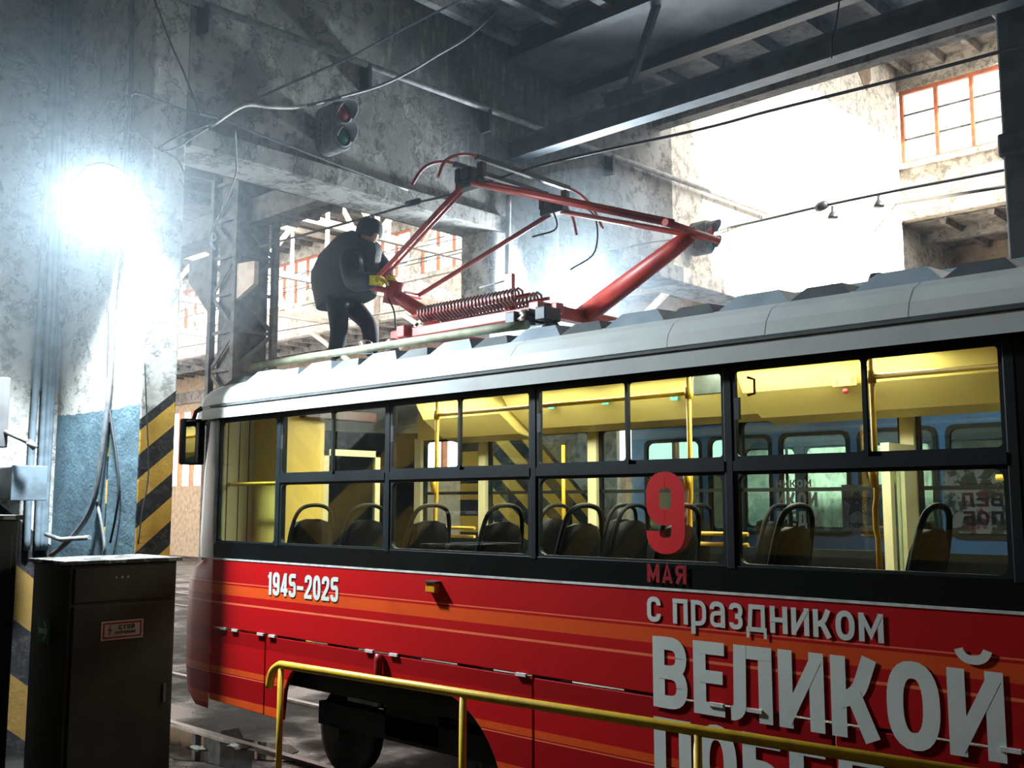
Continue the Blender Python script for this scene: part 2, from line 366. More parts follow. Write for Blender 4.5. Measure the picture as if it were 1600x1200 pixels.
def glyph(ch, w, t):
    h = t / 2; th = t * 0.86; hh = th / 2; l, r, b, tp, md = h, w - h, hh, 1 - hh, 0.5; c = w / 2
    V = lambda x, a=0.0, z=1.0: ([(x, a), (x, z)], t, 0, False)
    Hh = lambda y, a=l, z=None: ([(a, y), (w if z is None else z, y)], th, 0, False)
    q = w * .5; se = lambda v: math.copysign(abs(v) ** .82, v)
    ell = [(c + (c - h) * se(math.cos(k * math.tau / 28)), .5 + (.51 - hh) * se(math.sin(k * math.tau / 28))) for k in range(28)]
    D = {
     'В': [V(l), ([(l, tp), (r - .02 * w, tp), (r - .02 * w, md + .01), (l, md + .01)], th * 1.05, .26, False), ([(l, md), (r, md), (r, b), (l, b)], th * 1.05, .28, False)],
     'Е': [V(l), Hh(tp), Hh(.52, l, w * .94), Hh(b)],
     'Л': [V(r), Hh(tp, w * .2, w), ([(0, b * .9), (l * 1.35, b * .9), (l * 1.5, 1 - .0)], t * .95, .16, False)],
     'И': [V(l), V(r), ([(l, .08), (r, .92)], t * .78, 0, False)],
     'К': [V(l), ([(l, .44), (c * 1.12, .54), (r * .98, 1.0)], t * .95, .16, False), ([(c * .92, .56), (w - h * .95, 0)], t, 0, False)],
     'О': [(ell, t, 0, True)],
     'П': [V(l), V(r), Hh(tp, 0, w)],
     'Б': [V(l), Hh(tp, 0, w * .94), ([(l, .57), (r, .57), (r, b), (l, b)], th * 1.05, .26, False)],
     'Д': [([(l * 1.3, .12), (l * 1.75, tp), (w - l * 1.5, tp), (w - l * 1.5, .1)], t * .9, 0, False), Hh(.12, 0, w), ([(h * .7, .14), (h * .7, -.16)], t * .7, 0, False), ([(w - h * .7, .14), (w - h * .7, -.16)], t * .7, 0, False)],
     'Ы': [V(l), V(r), ([(l, .57), (w * .62, .57), (w * .62, b), (l, b)], th, .24, False)],
     'М': [V(l), V(r), ([(l, .96), (c, .25), (r, .96)], t * .8, 0, False)],
     'А': [([(h * .9, 0), (c, 1.0), (w - h * .9, 0)], t * .95, 0, False), Hh(.26, w * .2, w * .8)],
     'Я': [V(r), ([(r, tp), (l, tp), (l, .48), (r, .48)], th, .2, False), ([(c, .48), (h, 0)], t * .95, 0, False)],
     'С': [([(r, .33), (r, b), (l, b), (l, tp), (r, tp), (r, .67)], t, q * .8, False)],
     'Т': [V(c), Hh(tp, 0, w)],
     'Н': [V(l), V(r), Hh(.5, 0, w)],
     'Р': [V(l), ([(l, tp), (r, tp), (r, .42), (l, .42)], th, .26, False)],
     'Ж': [V(c), ([(h, 0), (w - h, 1)], t * .8, 0, False), ([(h, 1), (w - h, 0)], t * .8, 0, False)],
     'Х': [([(h, 0), (w - h, 1)], t * .95, 0, False), ([(h, 1), (w - h, 0)], t * .95, 0, False)],
     'У': [([(h, 1), (c * 1.05, .42)], t, 0, False), ([(w - h, 1), (w * .42, b), (w * .1, b)], t * .95, .12, False)],
     'З': [([(l, .75), (l, tp), (r, tp), (r, md), (c * .9, md)], t * .9, .22, False), ([(c * .9, md), (r, md), (r, b), (l, b), (l, .25)], t * .9, .22, False)],
     'р': [V(l, -.33), ([(l, tp), (r, tp), (r, b), (l, b)], th, .3, False)],
     'а': [([(l, .7), (l, tp), (r * .96, tp), (r * .96, 0)], t * .95, .24, False), ([(r * .96, .57), (l, .54), (l, b), (r * .96, b * 1.2)], th * .95, .2, False)],
     'д': [([(l * 1.3, .06), (l * 1.9, tp), (w - l * 1.5, tp), (w - l * 1.5, .06)], t * .85, 0, False), Hh(.06, 0, w), ([(h * .6, .1), (h * .6, -.26)], t * .62, 0, False), ([(w - h * .6, .1), (w - h * .6, -.26)], t * .62, 0, False)],
     '1': [V(w * .62), ([(w * .62, .86), (w * .12, .78)], t * .7, 0, False)],
     '9': [([(l, .44), (r, .44), (r, tp), (l, tp)], t, .3, True), ([(r, .7), (r, b), (l, b), (l, .27)], t, .3, False)],
     '4': [V(w * .66), Hh(.25, 0, w), ([(w * .6, .93), (h * .9, .25)], t * .8, 0, False)],
     '5': [([(w * .96, tp), (l, tp), (l, .54), (r * .9, .58), (r, .5), (r, b), (l, b), (l, .27)], t * .95, .14, False)],
     '2': [([(l, .68), (l, tp), (r, tp), (r, .6), (l, .13), (l, .0)], t * .95, .18, False), Hh(b, 0, w)],
     '0': [(ell, t, 0, True)],
     '–': [Hh(.42, 0, w)], '!': [V(c, .3, 1), V(c, 0, .18)],
    }
    D['Й'] = D['И'] + [([(w * .24, 1.23), (w * .3, 1.11), (w * .7, 1.11), (w * .76, 1.23)], t * .5, .12, False)]
    for lo, up in zip('спзникомйе', 'СПЗНИКОМЙЕ'): D[lo] = D[up]
    return D[ch]
def write(text, org, eu, ev, H, W, gap, t, mat, name, parent, wide={}, space=0.5):
    """letters of height H and width W as one flat printed part"""
    org = Vector(org); eu = Vector(eu); ev = Vector(ev); mb = MB(); x = 0
    en = eu.cross(ev); en = -en if en.y > .5 else en
    for ch in text:
        if ch == ' ': x += W * space; continue
        ww = W * wide.get(ch, 1.0)
        for gi, (pts, tt, r, cl) in enumerate(glyph(ch, ww / H, t)):
            P = fillet(pts, r, cl) if r else [Vector(p) for p in pts]
            stroke(mb, P, tt, lambda v: org + eu * (x + v.x * H) + ev * (v.y * H) + en * (.0006 * gi), cl)
        x += ww + gap
    o = mb.build(name, mat, parent); return o
# ================================================================== THE SETTING
GX = -8.0            # plane of the cross wall the trams pass through
FY = 19.75           # far side wall with the high windows
fl = struct(box(-46, 12, -6, 24, -0.1, 0).build('floor', 'floor'), 'dark wet concrete depot floor')
for y in (5.39, 6.91, 11.54, 13.06):
    box(-46, 12, y - .035, y + .035, -.02, .025).build('track_rail', 'railsteel', fl)
wg = MB(); wg.box(-8.46, GX, 4.32, 8.09, 5.30, 7.7); wg.box(-8.46, GX, 8.09, 10.4, 0, 7.7); wg.box(-8.46, GX, 10.4, 11.75, 5.25, 7.7)
wg = struct(wg.build('wall_gable', 'gable'), 'sooty peeling plaster cross wall above the tram opening')
box(-8.0, -7.94, 4.33, 8.3, 5.30, 5.49).build('lintel_beam', 'gable', wg, .012)
box(-8.0, -7.84, 10.3, 11.75, 5.25, 5.47).build('lintel_beam', 'gable', wg, .012)
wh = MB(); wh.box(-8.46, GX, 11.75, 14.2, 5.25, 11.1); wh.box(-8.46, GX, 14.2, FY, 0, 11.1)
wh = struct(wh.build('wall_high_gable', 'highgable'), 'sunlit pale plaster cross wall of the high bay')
box(-8.0, -7.84, 11.75, 14.6, 5.25, 5.47).build('lintel_beam', 'highgable', wh, .012)
# double pier left of the opening
pr_ = MB(); pr_.box(-9.62, -8.56, 4.0, 4.32, 0, 7.7); pr_.box(-8.60, -8.50, 4.05, 4.30, 0, 7.7); pr_.box(-8.54, GX, 4.0, 4.32, 0, 7.7)
struct(pr_.build('wall_pier', 'pillar', None, .015), 'white pier with blue lower paint and hazard stripes')
struct(box(-10.2, -9.62, -6, 4.32, 0, 7.7).build('wall_left', 'leftwall'), 'grey wall with dimmed yellow hazard paint left of the pier')
box(-9.62, -9.2, -6, 3.1, 0, 7.7).build('wall_buttress', 'leftwall', bpy.data.objects['wall_left'], .015)
nw = MB().box(-10, 12, -6.3, -6, 0, 7.15); nw.box(-10, 12, -6.3, -6, 7.3, 7.7)  # unseen wall; narrow window slit added to let fill daylight in
nw = struct(nw.build('wall_near', 'leftwall'))
nm_ = box(-.06, .06, -6.35, -5.98, 7.15, 7.3).mesh('mullion', 'orange')  # deep bars added in the slit to keep direct sun out
for i in range(33): put('mullion', nm_, nw, 0, (-9.9 + i * .68, 0, 0))
struct(box(12, 12.3, -6, 24, 0, 7.7).build('wall_end', 'leftwall'))
# low ceiling: slab and cross ribs
cl = struct(box(-46, 12.3, -6.3, 11.3, 7.68, 7.85).build('ceiling', 'ceil'), 'sooty ribbed concrete roof slabs over the red tram')
rib = MB().prism([(-.09, .02), (-.05, -.13), (.05, -.13), (.09, .02)], -2.6, 2.6, 'y').mesh('rib', 'ceil')
for i in range(34):
    x = -7.85 + i * .68 if i < 22 else -8.9 - (i - 22) * .68
    put('rib', rib, cl, loc=(x, 8.65, 7.68))
ribn = MB().prism([(-.09, .02), (-.05, -.13), (.05, -.13), (.09, .02)], -2.4, 2.4, 'y').mesh('rib', 'ceil')
for i in range(14): put('rib', ribn, cl, loc=(-7.85 + i * .68, 3.6, 7.68))
struct(box(-8.46, 12.3, 11.3, 11.5, 7.4, 11.1).build('wall_clerestory', 'ceilhi'))
# high bay ceiling near the cross wall, open roof light further on
ch = struct(box(-8.46, -5.35, 11.5, FY + .2, 10.92, 11.1).build('ceiling_high', 'ceilhi'), 'ribbed concrete slabs under the high bay roof')
rib2 = MB().prism([(-.10, .02), (-.05, -.15), (.05, -.15), (.10, .02)], 11.5, FY, 'y').mesh('rib', 'ceilhi')
for i in range(4): put('rib', rib2, ch, loc=(-7.75 + i * .68, 0, 10.92))
struct(box(7, 12.3, 11.5, FY + .2, 10.92, 11.1).build('ceiling_high_end', 'ceilhi'))
struct(box(-46, -8.46, 17.6, FY + .2, 10.92, 11.1).build('ceiling_far', 'ceilhi'), 'ribbed roof slabs of the hall beyond the opening')
rib3 = MB().prism([(-.10, .02), (-.05, -.15), (.05, -.15), (.10, .02)], 17.6, FY, 'y').mesh('rib', 'ceilhi')
for i in range(40): put('rib', rib3, bpy.data.objects['ceiling_far'], loc=(-8.9 - i * .68, 0, 10.92))
# far wall: beam, posts, top strip
fw_ = MB(); fw_.box(-46, 12, FY, FY + .25, 7.78, 8.95); fw_.box(-46, 12, FY, FY + .25, 10.46, 10.95)
fw_ = struct(fw_.build('wall_far', 'far'), 'pale stained wall band below the high windows')
box(-46, 12, FY - .06, FY, 8.82, 8.95).build('sill_ledge', 'far', fw_, .015)
box(-46, 12, FY - .05, FY, 7.78, 8.05).build('lintel_beam', 'far', fw_, .015)
def far_window(idx, x0, cols, label):
    pw = .68; x1 = x0 + cols * pw; z0, z1 = 8.95, 10.46
    fr = MB(); fr.box(x0 - .04, x1 + .04, FY + .04, FY + .12, z1 - .07, z1); fr.box(x0 - .04, x1 + .04, FY + .04, FY + .12, z0, z0 + .05)
    fr = fr.build('window_%d' % idx, 'orange'); struct(fr, label)
    mul = box(-.035, .035, FY + .03, FY + .12, z0, z1).mesh('mullion', 'orange')
    bar = box(.03, pw - .03, FY + .06, FY + .09, -.018, .018).mesh('glazing_bar', 'lattice')
    pane = box(.02, pw - .02, FY + .07, FY + .078, .0, (z1 - z0) / 3).mesh('pane', 'glass')
    for i in range(cols + 1): put('mullion', mul, fr, loc=(x0 + i * pw, 0, 0))
    for i in range(cols):
        for k in (1, 2): put('glazing_bar', bar, fr, loc=(x0 + i * pw, 0, z0 + k * (z1 - z0) / 3))
        for k in range(3): put('pane', pane, fr, loc=(x0 + i * pw, 0, z0 + k * (z1 - z0) / 3))
    return x1
xe = far_window(1, -7.93, 6, 'rust orange framed high window above the pale wall band')
wallpost = MB(); wallpost.box(xe + .04, 12, FY, FY + .25, 8.95, 10.46)
wallpost.build('window_pier', 'far', fw_)
for i in range(6):
    x0 = -13.2 - i * 4.6
    far_window(2 + i, x0, 6, ['nearest', 'second', 'third', 'fourth', 'fifth', 'farthest'][i] + ' orange framed high window in the hall beyond')
    box(x0 - .5, x0, FY, FY + .25, 8.95, 10.46).build('window_pier', 'far', fw_)
box(-9.1, -8.46, FY, FY + .25, 8.95, 10.46).build('window_pier', 'far', fw_)
# side aisle behind the far wall
AY = 22.6
struct(box(-8.45, -8.1, FY, AY, 0, 7.95).build('wall_aisle_side', 'far'), 'pale side wall of the aisle recess')
ab = MB().box(-9, 12, AY, AY + .25, 0, 7.8); ab.box(-46, -9, AY, AY + .25, 0, 3.0); ab.box(-46, -9, AY, AY + .25, 6.2, 7.8)
ab = struct(ab.build('wall_aisle_back', 'brick'), 'sooty brick back wall of the side aisle')
am = box(-.05, .05, AY, AY + .2, 3.0, 6.2).mesh('mullion', 'orange')
for i in range(36): put('mullion', am, ab, 0, (-9.5 - i * 1.0, 0, 0))
box(-46, 12, AY - .12, AY, 6.55, 7.05).build('lintel_beam', 'ceilhi', bpy.data.objects['wall_aisle_back'], .01)
ca = struct(box(-46, 12, FY + .2, AY, 7.78, 7.95).build('ceiling_aisle', 'ceilhi'), 'sooty ribbed ceiling of the side aisle')
rib4 = MB().prism([(-.08, .02), (-.05, -.12), (.05, -.12), (.08, .02)], FY + .25, AY, 'y').mesh('rib', 'ceilhi')
for i in range(50): put('rib', rib4, ca, loc=(-7.3 + (i if i < 8 else 6.2 - i) * .9, 0, 7.78))
box(-46, 12, 20.9, 21.05, 7.55, 7.78).build('purlin', 'ceilhi', ca)
# end wall of the hall beyond with big gate openings
ew = MB()
for a, b in ((-6, 3.2), (8.6, 10.6), (15.5, 24)): ew.box(-46.3, -46, a, b, 0, 7.8)
ew.box(-46.3, -46, -6, 24, 5.6, 7.8); struct(ew.build('wall_beyond_end', 'far'))

m, nt, b = nodes('hazard_board_paint'); p = position(nt)
_, paint, _, _ = stripes_on(nt, b, None, p, -0.8, .42, 100); nt.links.new(paint, b.inputs['Base Color']); mt['hazard'] = m
box(-8.0, -7.97, 18.5, 19.6, 1.6, 3.1).build('hazard_board', 'hazard', wh)
c_ = at(1350, 103, X=-8); rn = random.Random(4)
MB().prism([(c_.y + .28 * (1 + .25 * rn.uniform(-1, 1)) * math.cos(a), c_.z + .42 * (1 + .25 * rn.uniform(-1, 1)) * math.sin(a)) for a in [k * math.tau / 14 for k in range(14)]], -8.0, -7.985, 'x').build('bare_patch', 'brick', wh)
# ---- roof steel
def steel_thing(name, label, cat, parts, mat, group=None):
    t = thing(name, label, cat, parts[0][1][0] if False else (-8, 8.9, 6), group)
    for nm, mb in parts: mb.build(nm, mat, t)
    return t
def ibeam(x0, x1, y, z0, h, w, tf=.022):
    m = MB(); m.box(x0, x1, y - w / 2, y + w / 2, z0, z0 + tf); m.box(x0, x1, y - w / 2, y + w / 2, z0 + h - tf, z0 + h); m.box(x0, x1, y - .012, y + .012, z0 + tf, z0 + h - tf)
    return m
t = thing('concrete_girder', 'wide flat sooty girder running along under the ceiling', 'girder', (-8, 8.95, 7.4))
box(-8.0, 12, 8.46, 9.47, 7.42, 7.68).build('web', 'girder', t, .02)
ibeam(-8.0, 12, 9.47, 7.24, .2, .14).build('edge_flange', 'darksteel', t)
ibeam(-8.0, 12, 8.40, 7.40, .28, .14).build('edge_flange', 'darksteel', t)
t = thing('steel_tie_beam', 'blue-grey steel beam with diagonal struts crossing in front of bright wall', 'beam', (-8, 8.46, 6.2))
ibeam(-8.0, 12, 8.46, 6.20, .24, .17).build('beam', 'steel', t)
for x in (-6.35, -2.6, 1.4):
    MB().bar((x, 8.46, 6.44), (x + .42, 8.5, 7.45), .07, .07).build('strut', 'steel', t)
box(-6.6, -6.1, 8.44, 8.48, 6.4, 6.62).build('gusset', 'steel', t)
t = thing('steel_column', 'dark blue-grey column cut by the right edge of view', 'column', (-2.4, 9, 0))
box(-2.68, -2.25, 8.74, 9.26, 0, 7.42).build('shaft', 'steel', t, .02)
box(-2.72, -2.21, 8.70, 9.30, 6.3, 6.9).build('collar', 'steel', t, .02)
box(-2.71, -2.22, 8.71, 9.29, 5.05, 5.25).build('collar', 'steel', t, .02)

# ---- hall beyond the opening: lattice column, trusses, gantry
def lattice(name, label, cx, cy, wd, z1, group, brackets=True):
    t = thing(name, label, 'column', (cx, cy, 0), group); h = wd / 2
    for i, (sx, sy) in enumerate(((-1, -1), (1, -1), (1, 1), (-1, 1))):
        box(cx + sx * h - .05, cx + sx * h + .05, cy + sy * h - .05, cy + sy * h + .05, 0, z1).build('leg', 'lattice', t)
    n = int(z1 / .62)
    for k in range(n):
        z0 = k * .62; zz = z0 + .62
        if zz < 2.6: continue
        s1 = 1 if k % 2 else -1
        MB().bar((cx - s1 * h, cy - h, z0), (cx + s1 * h, cy - h, zz), .07, .02, (0, 1, 0)).build('lacing_bar', 'lattice', t)
        MB().bar((cx + h, cy - s1 * h, z0), (cx + h, cy + s1 * h, zz), .07, .02, (1, 0, 0)).build('lacing_bar', 'lattice', t)
        MB().bar((cx - h, cy - h, zz), (cx + h, cy - h, zz), .06, .02, (0, 1, 0)).build('lacing_bar', 'lattice', t)
        MB().bar((cx + h, cy - h, zz), (cx + h, cy + h, zz), .06, .02, (1, 0, 0)).build('lacing_bar', 'lattice', t)
    box(cx - h + .08, cx + h - .08, cy - h + .08, cy + h - .08, 0, z1 - .05).build('core_plate', 'lattice', t)
    if brackets:
        MB().prism([(cx - h, 6.3), (cx - h - .75, 6.3), (cx - h - .75, 5.95), (cx - h, 5.25)], cy - .38, cy - .30, 'y').build('corbel', 'lattice', t)
        MB().prism([(cx + h, 6.02), (cx + h + .55, 5.98), (cx + h + .55, 5.62), (cx + h, 5.42)], cy - .38, cy - .30, 'y').build('corbel', 'whitesteel', t)
        box(cx - 5, cx + 6, cy - .12, cy + .12, 6.75, 7.15).build('runway_beam', 'lattice', t)
    return t
lattice('lattice_column', 'dark riveted lattice column with corbels behind the opening', -14.6, 9.0, .72, 7.68, None)
def truss(name, label, x, y0, y1, zb, zt, mat, group, n=6):
    t = thing(name, label, 'truss', (x, (y0 + y1) / 2, zb), group)
    MB().bar((x, y0, zb), (x, y1, zb), .16, .16).build('bottom_chord', mat, t)
    MB().bar((x, y0, zt), (x, y1, zt), .16, .16).build('top_chord', mat, t)
    d = (y1 - y0) / n
    for i in range(n):
        a, b = (zb, zt) if i % 2 else (zt, zb)
        MB().bar((x, y0 + i * d, a), (x, y0 + (i + 1) * d, b), .10, .10).build('diagonal', mat, t)
        if i: MB().bar((x, y0 + i * d, zb), (x, y0 + i * d, zt), .08, .08).build('post', mat, t)
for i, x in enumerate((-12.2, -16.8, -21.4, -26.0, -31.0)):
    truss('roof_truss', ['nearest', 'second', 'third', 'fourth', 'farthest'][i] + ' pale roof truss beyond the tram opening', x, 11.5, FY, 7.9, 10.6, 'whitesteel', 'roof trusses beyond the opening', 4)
for i, x in enumerate((-10.6, -15.2, -19.8, -24.4)):
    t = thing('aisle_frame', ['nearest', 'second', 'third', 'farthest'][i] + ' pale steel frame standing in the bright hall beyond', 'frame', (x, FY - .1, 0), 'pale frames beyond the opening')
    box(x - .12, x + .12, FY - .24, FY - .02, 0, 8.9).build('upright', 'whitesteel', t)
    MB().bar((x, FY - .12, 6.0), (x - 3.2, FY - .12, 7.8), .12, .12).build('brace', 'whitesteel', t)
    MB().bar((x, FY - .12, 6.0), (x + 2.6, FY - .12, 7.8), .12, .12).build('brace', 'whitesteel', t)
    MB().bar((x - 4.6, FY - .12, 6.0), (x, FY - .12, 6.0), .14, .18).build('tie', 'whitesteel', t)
    MB().bar((x - 4.6, FY - .12, 5.0), (x, FY - .12, 4.6), .10, .12).build('tie', 'whitesteel', t)
# low bay trusses right behind the cross wall
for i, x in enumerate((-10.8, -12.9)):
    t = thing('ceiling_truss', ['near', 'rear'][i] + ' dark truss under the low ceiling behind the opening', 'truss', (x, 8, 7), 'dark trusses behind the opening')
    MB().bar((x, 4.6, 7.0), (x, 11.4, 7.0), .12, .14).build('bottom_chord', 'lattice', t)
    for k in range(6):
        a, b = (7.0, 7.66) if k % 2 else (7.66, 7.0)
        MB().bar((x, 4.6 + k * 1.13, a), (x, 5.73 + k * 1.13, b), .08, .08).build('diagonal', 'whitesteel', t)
# maintenance stair with yellow rails seen left of the tram nose
t = thing('maintenance_steps', 'yellow railed maintenance steps seen in the gap beside the tram nose', 'steps', (-13.5, 6.1, 0))
for x, y in ((-13.2, 5.75), (-13.2, 6.45), (-14.0, 5.75), (-14.0, 6.45)):
    MB().tube([(x, y, 0), (x, y, 2.5)], .03).build('post', 'rail', t)
for y in (5.75, 6.45):
    for z in (1.5, 2.0, 2.48): MB().tube([(-13.2, y, z), (-14.0, y, z)], .025).build('rail', 'rail', t)
for z in (.4, .8, 1.2, 1.5): box(-14.0, -13.2, 5.75, 6.45, z, z + .04).build('tread', 'steel', t)
for z in (1.75, 2.1, 2.48): MB().tube([(-13.2, 5.75, z), (-13.2, 6.45, z)], .025).build('rail', 'rail', t)
# ================================================================== RED TRAM
T0, T1 = 4.90, 7.40          # near and far side planes
XF, XR = -8.31, 6.3          # front corner, rear end
ZR, ZW, ZM, ZT = 1.72, 1.87, 2.39, 2.96
tram = thing('tram', 'red tram with white roof and victory day lettering along its side', 'tram', (-1, 6.15, 0))
posts = [-8.31, -7.33, -5.91, -4.45, -3.0, -1.53]
# side panels
box(XF, XR, T0, T0 + .05, 1.13, ZR).build('side_panel', 'red', tram, .006)
box(XF, XR, T1 - .05, T1, .5, ZR).build('side_panel', 'red', tram)
def lower_panel(pts): MB().prism(pts, T0 + .004, T0 + .04, 'y').build('skirt_panel', 'red', tram, .006)
lower_panel([(XF, 1.115), (XF, .50), (-7.46, .48), (-7.46, 1.115)])
arch = [(-7.19, .47)] + [(-6.87 - .30 * math.cos(a), .62 + .32 * math.sin(a)) for a in [i * math.pi / 16 for i in range(0, 9)]]
arch += [(-5.42 + .72 * math.sin(a), .22 + .72 * math.cos(a)) for a in [i * math.pi / 24 for i in range(0, 10)]]
a_end = [(-5.42 + .74, .44)]
lower_panel([(-7.445, 1.115), (-7.445, .48)] + arch + a_end + [(-4.46, .46), (-4.46, 1.115)])
for a, b in ((-4.445, -2.45), (-2.435, -.6), (-.585, 1.6), (1.615, 3.8), (3.815, XR)):
    lower_panel([(a, 1.115), (a, .46), (b, .46), (b, 1.115)])
# black band and window posts
box(XF, XR, T0 + .004, T0 + .05, ZR, ZW).build('black_band', 'black', tram, .004)
box(XF, XR, T0 - .004, T0 + .012, ZR - .006, ZR + .008).build('band_trim', 'cablewhite', tram)
box(XF, XR, T0 + .004, T0 + .06, ZT - .02, 3.0).build('top_rail', 'frame', tram)
for i, x in enumerate(posts):
    wdt = .055 if i else .05
    box(x - wdt / 2, x + wdt / 2, T0, T0 + .07, ZW - .02, ZT).build('window_post', 'pipe' if i == 0 else 'frame', tram, .006)
box(-1.51, -.75, T0 + .002, T0 + .06, ZR, ZT).build('black_panel', 'black', tram)
for x in (.7, 2.15, 3.6, 5.05): box(x - .03, x + .03, T0, T0 + .07, ZW - .02, ZT).build('window_post', 'frame', tram)
def rrect(x0, x1, z0, z1, r, n=4):
    out = []
    for cx, cz, a0 in ((x1 - r, z0 + r, -90), (x1 - r, z1 - r, 0), (x0 + r, z1 - r, 90), (x0 + r, z0 + r, 180)):
        out += [(cx + r * math.cos(math.radians(a0 + 90 * k / n)), cz + r * math.sin(math.radians(a0 + 90 * k / n))) for k in range(n + 1)]
    return out
def ring(mb, outer, inner, y0, y1):
    n = len(outer)
    vs = [(p[0], y, p[1]) for y in (y0, y1) for p in outer] + [(p[0], y, p[1]) for y in (y0, y1) for p in inner]
    fs = []
    for i in range(n):
        j = (i + 1) % n
        fs += [(i, j, 2 * n + j, 2 * n + i), (n + i, 3 * n + i, 3 * n + j, n + j), (i, n + i, n + j, j), (2 * n + i, 2 * n + j, 3 * n + j, 3 * n + i)]
    return mb.add(vs, fs)
divs = {1: at(518, 690, Y=T0).x, 2: at(716, 680, Y=T0).x, 3: at(978, 660, Y=T0).x, 4: at(1350, 640, Y=T0).x}
for i in range(5):
    a, b = posts[i] + .028, posts[i + 1] - .028
    fr = MB()
    if i == 0:
        ring(fr, rrect(a, b, ZW - .01, ZT - .01, .01), rrect(a + .02, b - .02, ZW + .01, ZT - .03, .04), T0 + .01, T0 + .04)
        fr = fr.build('window', 'frame', tram)
        box(a + .01, b - .01, T0 + .022, T0 + .028, ZW, ZT - .02).build('pane', 'tramglass', fr); continue
    ring(fr, rrect(a, b, ZW - .01, ZM, .01), rrect(a + .022, b - .022, ZW + .012, ZM - .03, .045), T0 + .008, T0 + .04)
    fr.box(a, b, T0 - .004, T0 + .045, ZM - .01, ZM + .045)
    fr = fr.build('window', 'frame', tram)
    box(a + .01, b - .01, T0 + .022, T0 + .027, ZW, ZM - .01).build('lower_pane', 'tramglass', fr)
    d = divs[i]
    for k, (p, q) in enumerate(((a, d + .012), (d - .012, b))):
        sm = MB(); y0 = T0 + .004 + .014 * k
        ring(sm, rrect(p, q, ZM + .045, ZT - .02, .008), rrect(p + .022, q - .022, ZM + .07, ZT - .035, .02), y0, y0 + .014)
        sm.build('sliding_sash', 'frame', fr)
        box(p + .01, q - .01, y0 + .005, y0 + .009, ZM + .05, ZT - .025).build('sliding_pane', 'tramglass', fr)
    box(a + .02, a + .05, T0 - .012, T0 + .01, 2.66, 2.78).build('sash_latch', 'rubber', fr)
# rear windows out of the view, kept simple
for a, b in ((-.72, .67), (.73, 2.12), (2.18, 3.57), (3.63, 5.02)):
    box(a, b, T0 + .02, T0 + .03, ZW, ZT).build('pane', 'tramglass', tram)
# roof shell
prof = [(4.83, 2.965), (4.825, 3.06), (4.845, 3.075), (4.845, 3.085), (4.83, 3.095), (4.85, 3.17), (4.91, 3.245), (5.02, 3.30), (5.3, 3.35), (5.7, 3.39), (6.15, 3.40)]
prof = prof + [(12.3 - y, z) for y, z in reversed(prof[:-1])]
rf = MB(); rows = []
for x, sy, dz in ((XR, 1, 0), (-8.30, 1, 0), (-8.5, .985, -.01), (-8.66, .95, -.04), (-8.78, .88, -.10), (-8.84, .78, -.17)):
    rows.append([(x, 6.15 + (y - 6.15) * sy, max(2.94, z + dz * (z > 3.0))) for y, z in prof])
rf.loft(rows, False)
n = len(prof); rf.f.append(tuple((len(rows) - 1) * n + k for k in range(n))); rf.sm.append(False)
roof = rf.build('roof', 'white', tram)
for x in (-1.95, -2.72, -3.35, -4.6):
    MB().loft([[(x - .0015, y - .0006, z + .0008) for y, z in prof[4:8]], [(x + .0015, y - .0006, z + .0008) for y, z in prof[4:8]]]).build('roof_seam', 'pipe', roof)
box(XF, XR, 4.815, 4.835, 3.068, 3.082).build('gutter_lip', 'coverdark', roof)
# raised roof covers; darker copies between them carry the gaps' shade in their colour
def cover(L, hgt, mat):
    y0, y1 = 5.00, 5.9
    m = MB()
    b = [(-L / 2, y0, 0), (L / 2, y0, 0), (L / 2, y1, .10), (-L / 2, y1, .10)]
    s = .22 * L
    tp = [(-L / 2 + s, y0 + .07, hgt), (L / 2 - s, y0 + .07, hgt), (L / 2 - s, y1, hgt + .05), (-L / 2 + s, y1, hgt + .05)]
    m.add(b + tp, [(0, 1, 2, 3), (4, 7, 6, 5), (0, 4, 5, 1), (1, 5, 6, 2), (2, 6, 7, 3), (3, 7, 4, 0)])
    return m.mesh('roof_cover', mat)
c1 = cover(.47, .098, 'cover'); c2 = cover(.36, .082, 'coverdark')
x = -1.25; k = 0
while x > -8.4:
    put('roof_cover', c1 if k % 2 == 0 else c2, tram, 0, (x, 0, 3.285)); x -= .42 if k % 2 == 0 else .40; k += 1
box(-8.3, XR, 5.6, 6.9, 3.36, 3.48).build('roof_deck', 'cover', tram, .03)
MB().tube([(-8.45, 5.34, 3.50), (-7.6, 5.34, 3.51), (-6.6, 5.34, 3.50), (-5.3, 5.34, 3.49), (-4.9, 5.34, 3.48)], .034, 8).build('roof_pipe', 'plank', tram)
for p in ((1370, 432), (1560, 418), (1215, 462)):
    q = at(p[0], p[1] + 4, Y=5.6)
    MB().lathe([(0, -.06), (.05, -.06), (.05, .0), (.035, .03), (0, .035)], q).build('roof_fitting', 'pandark', tram)
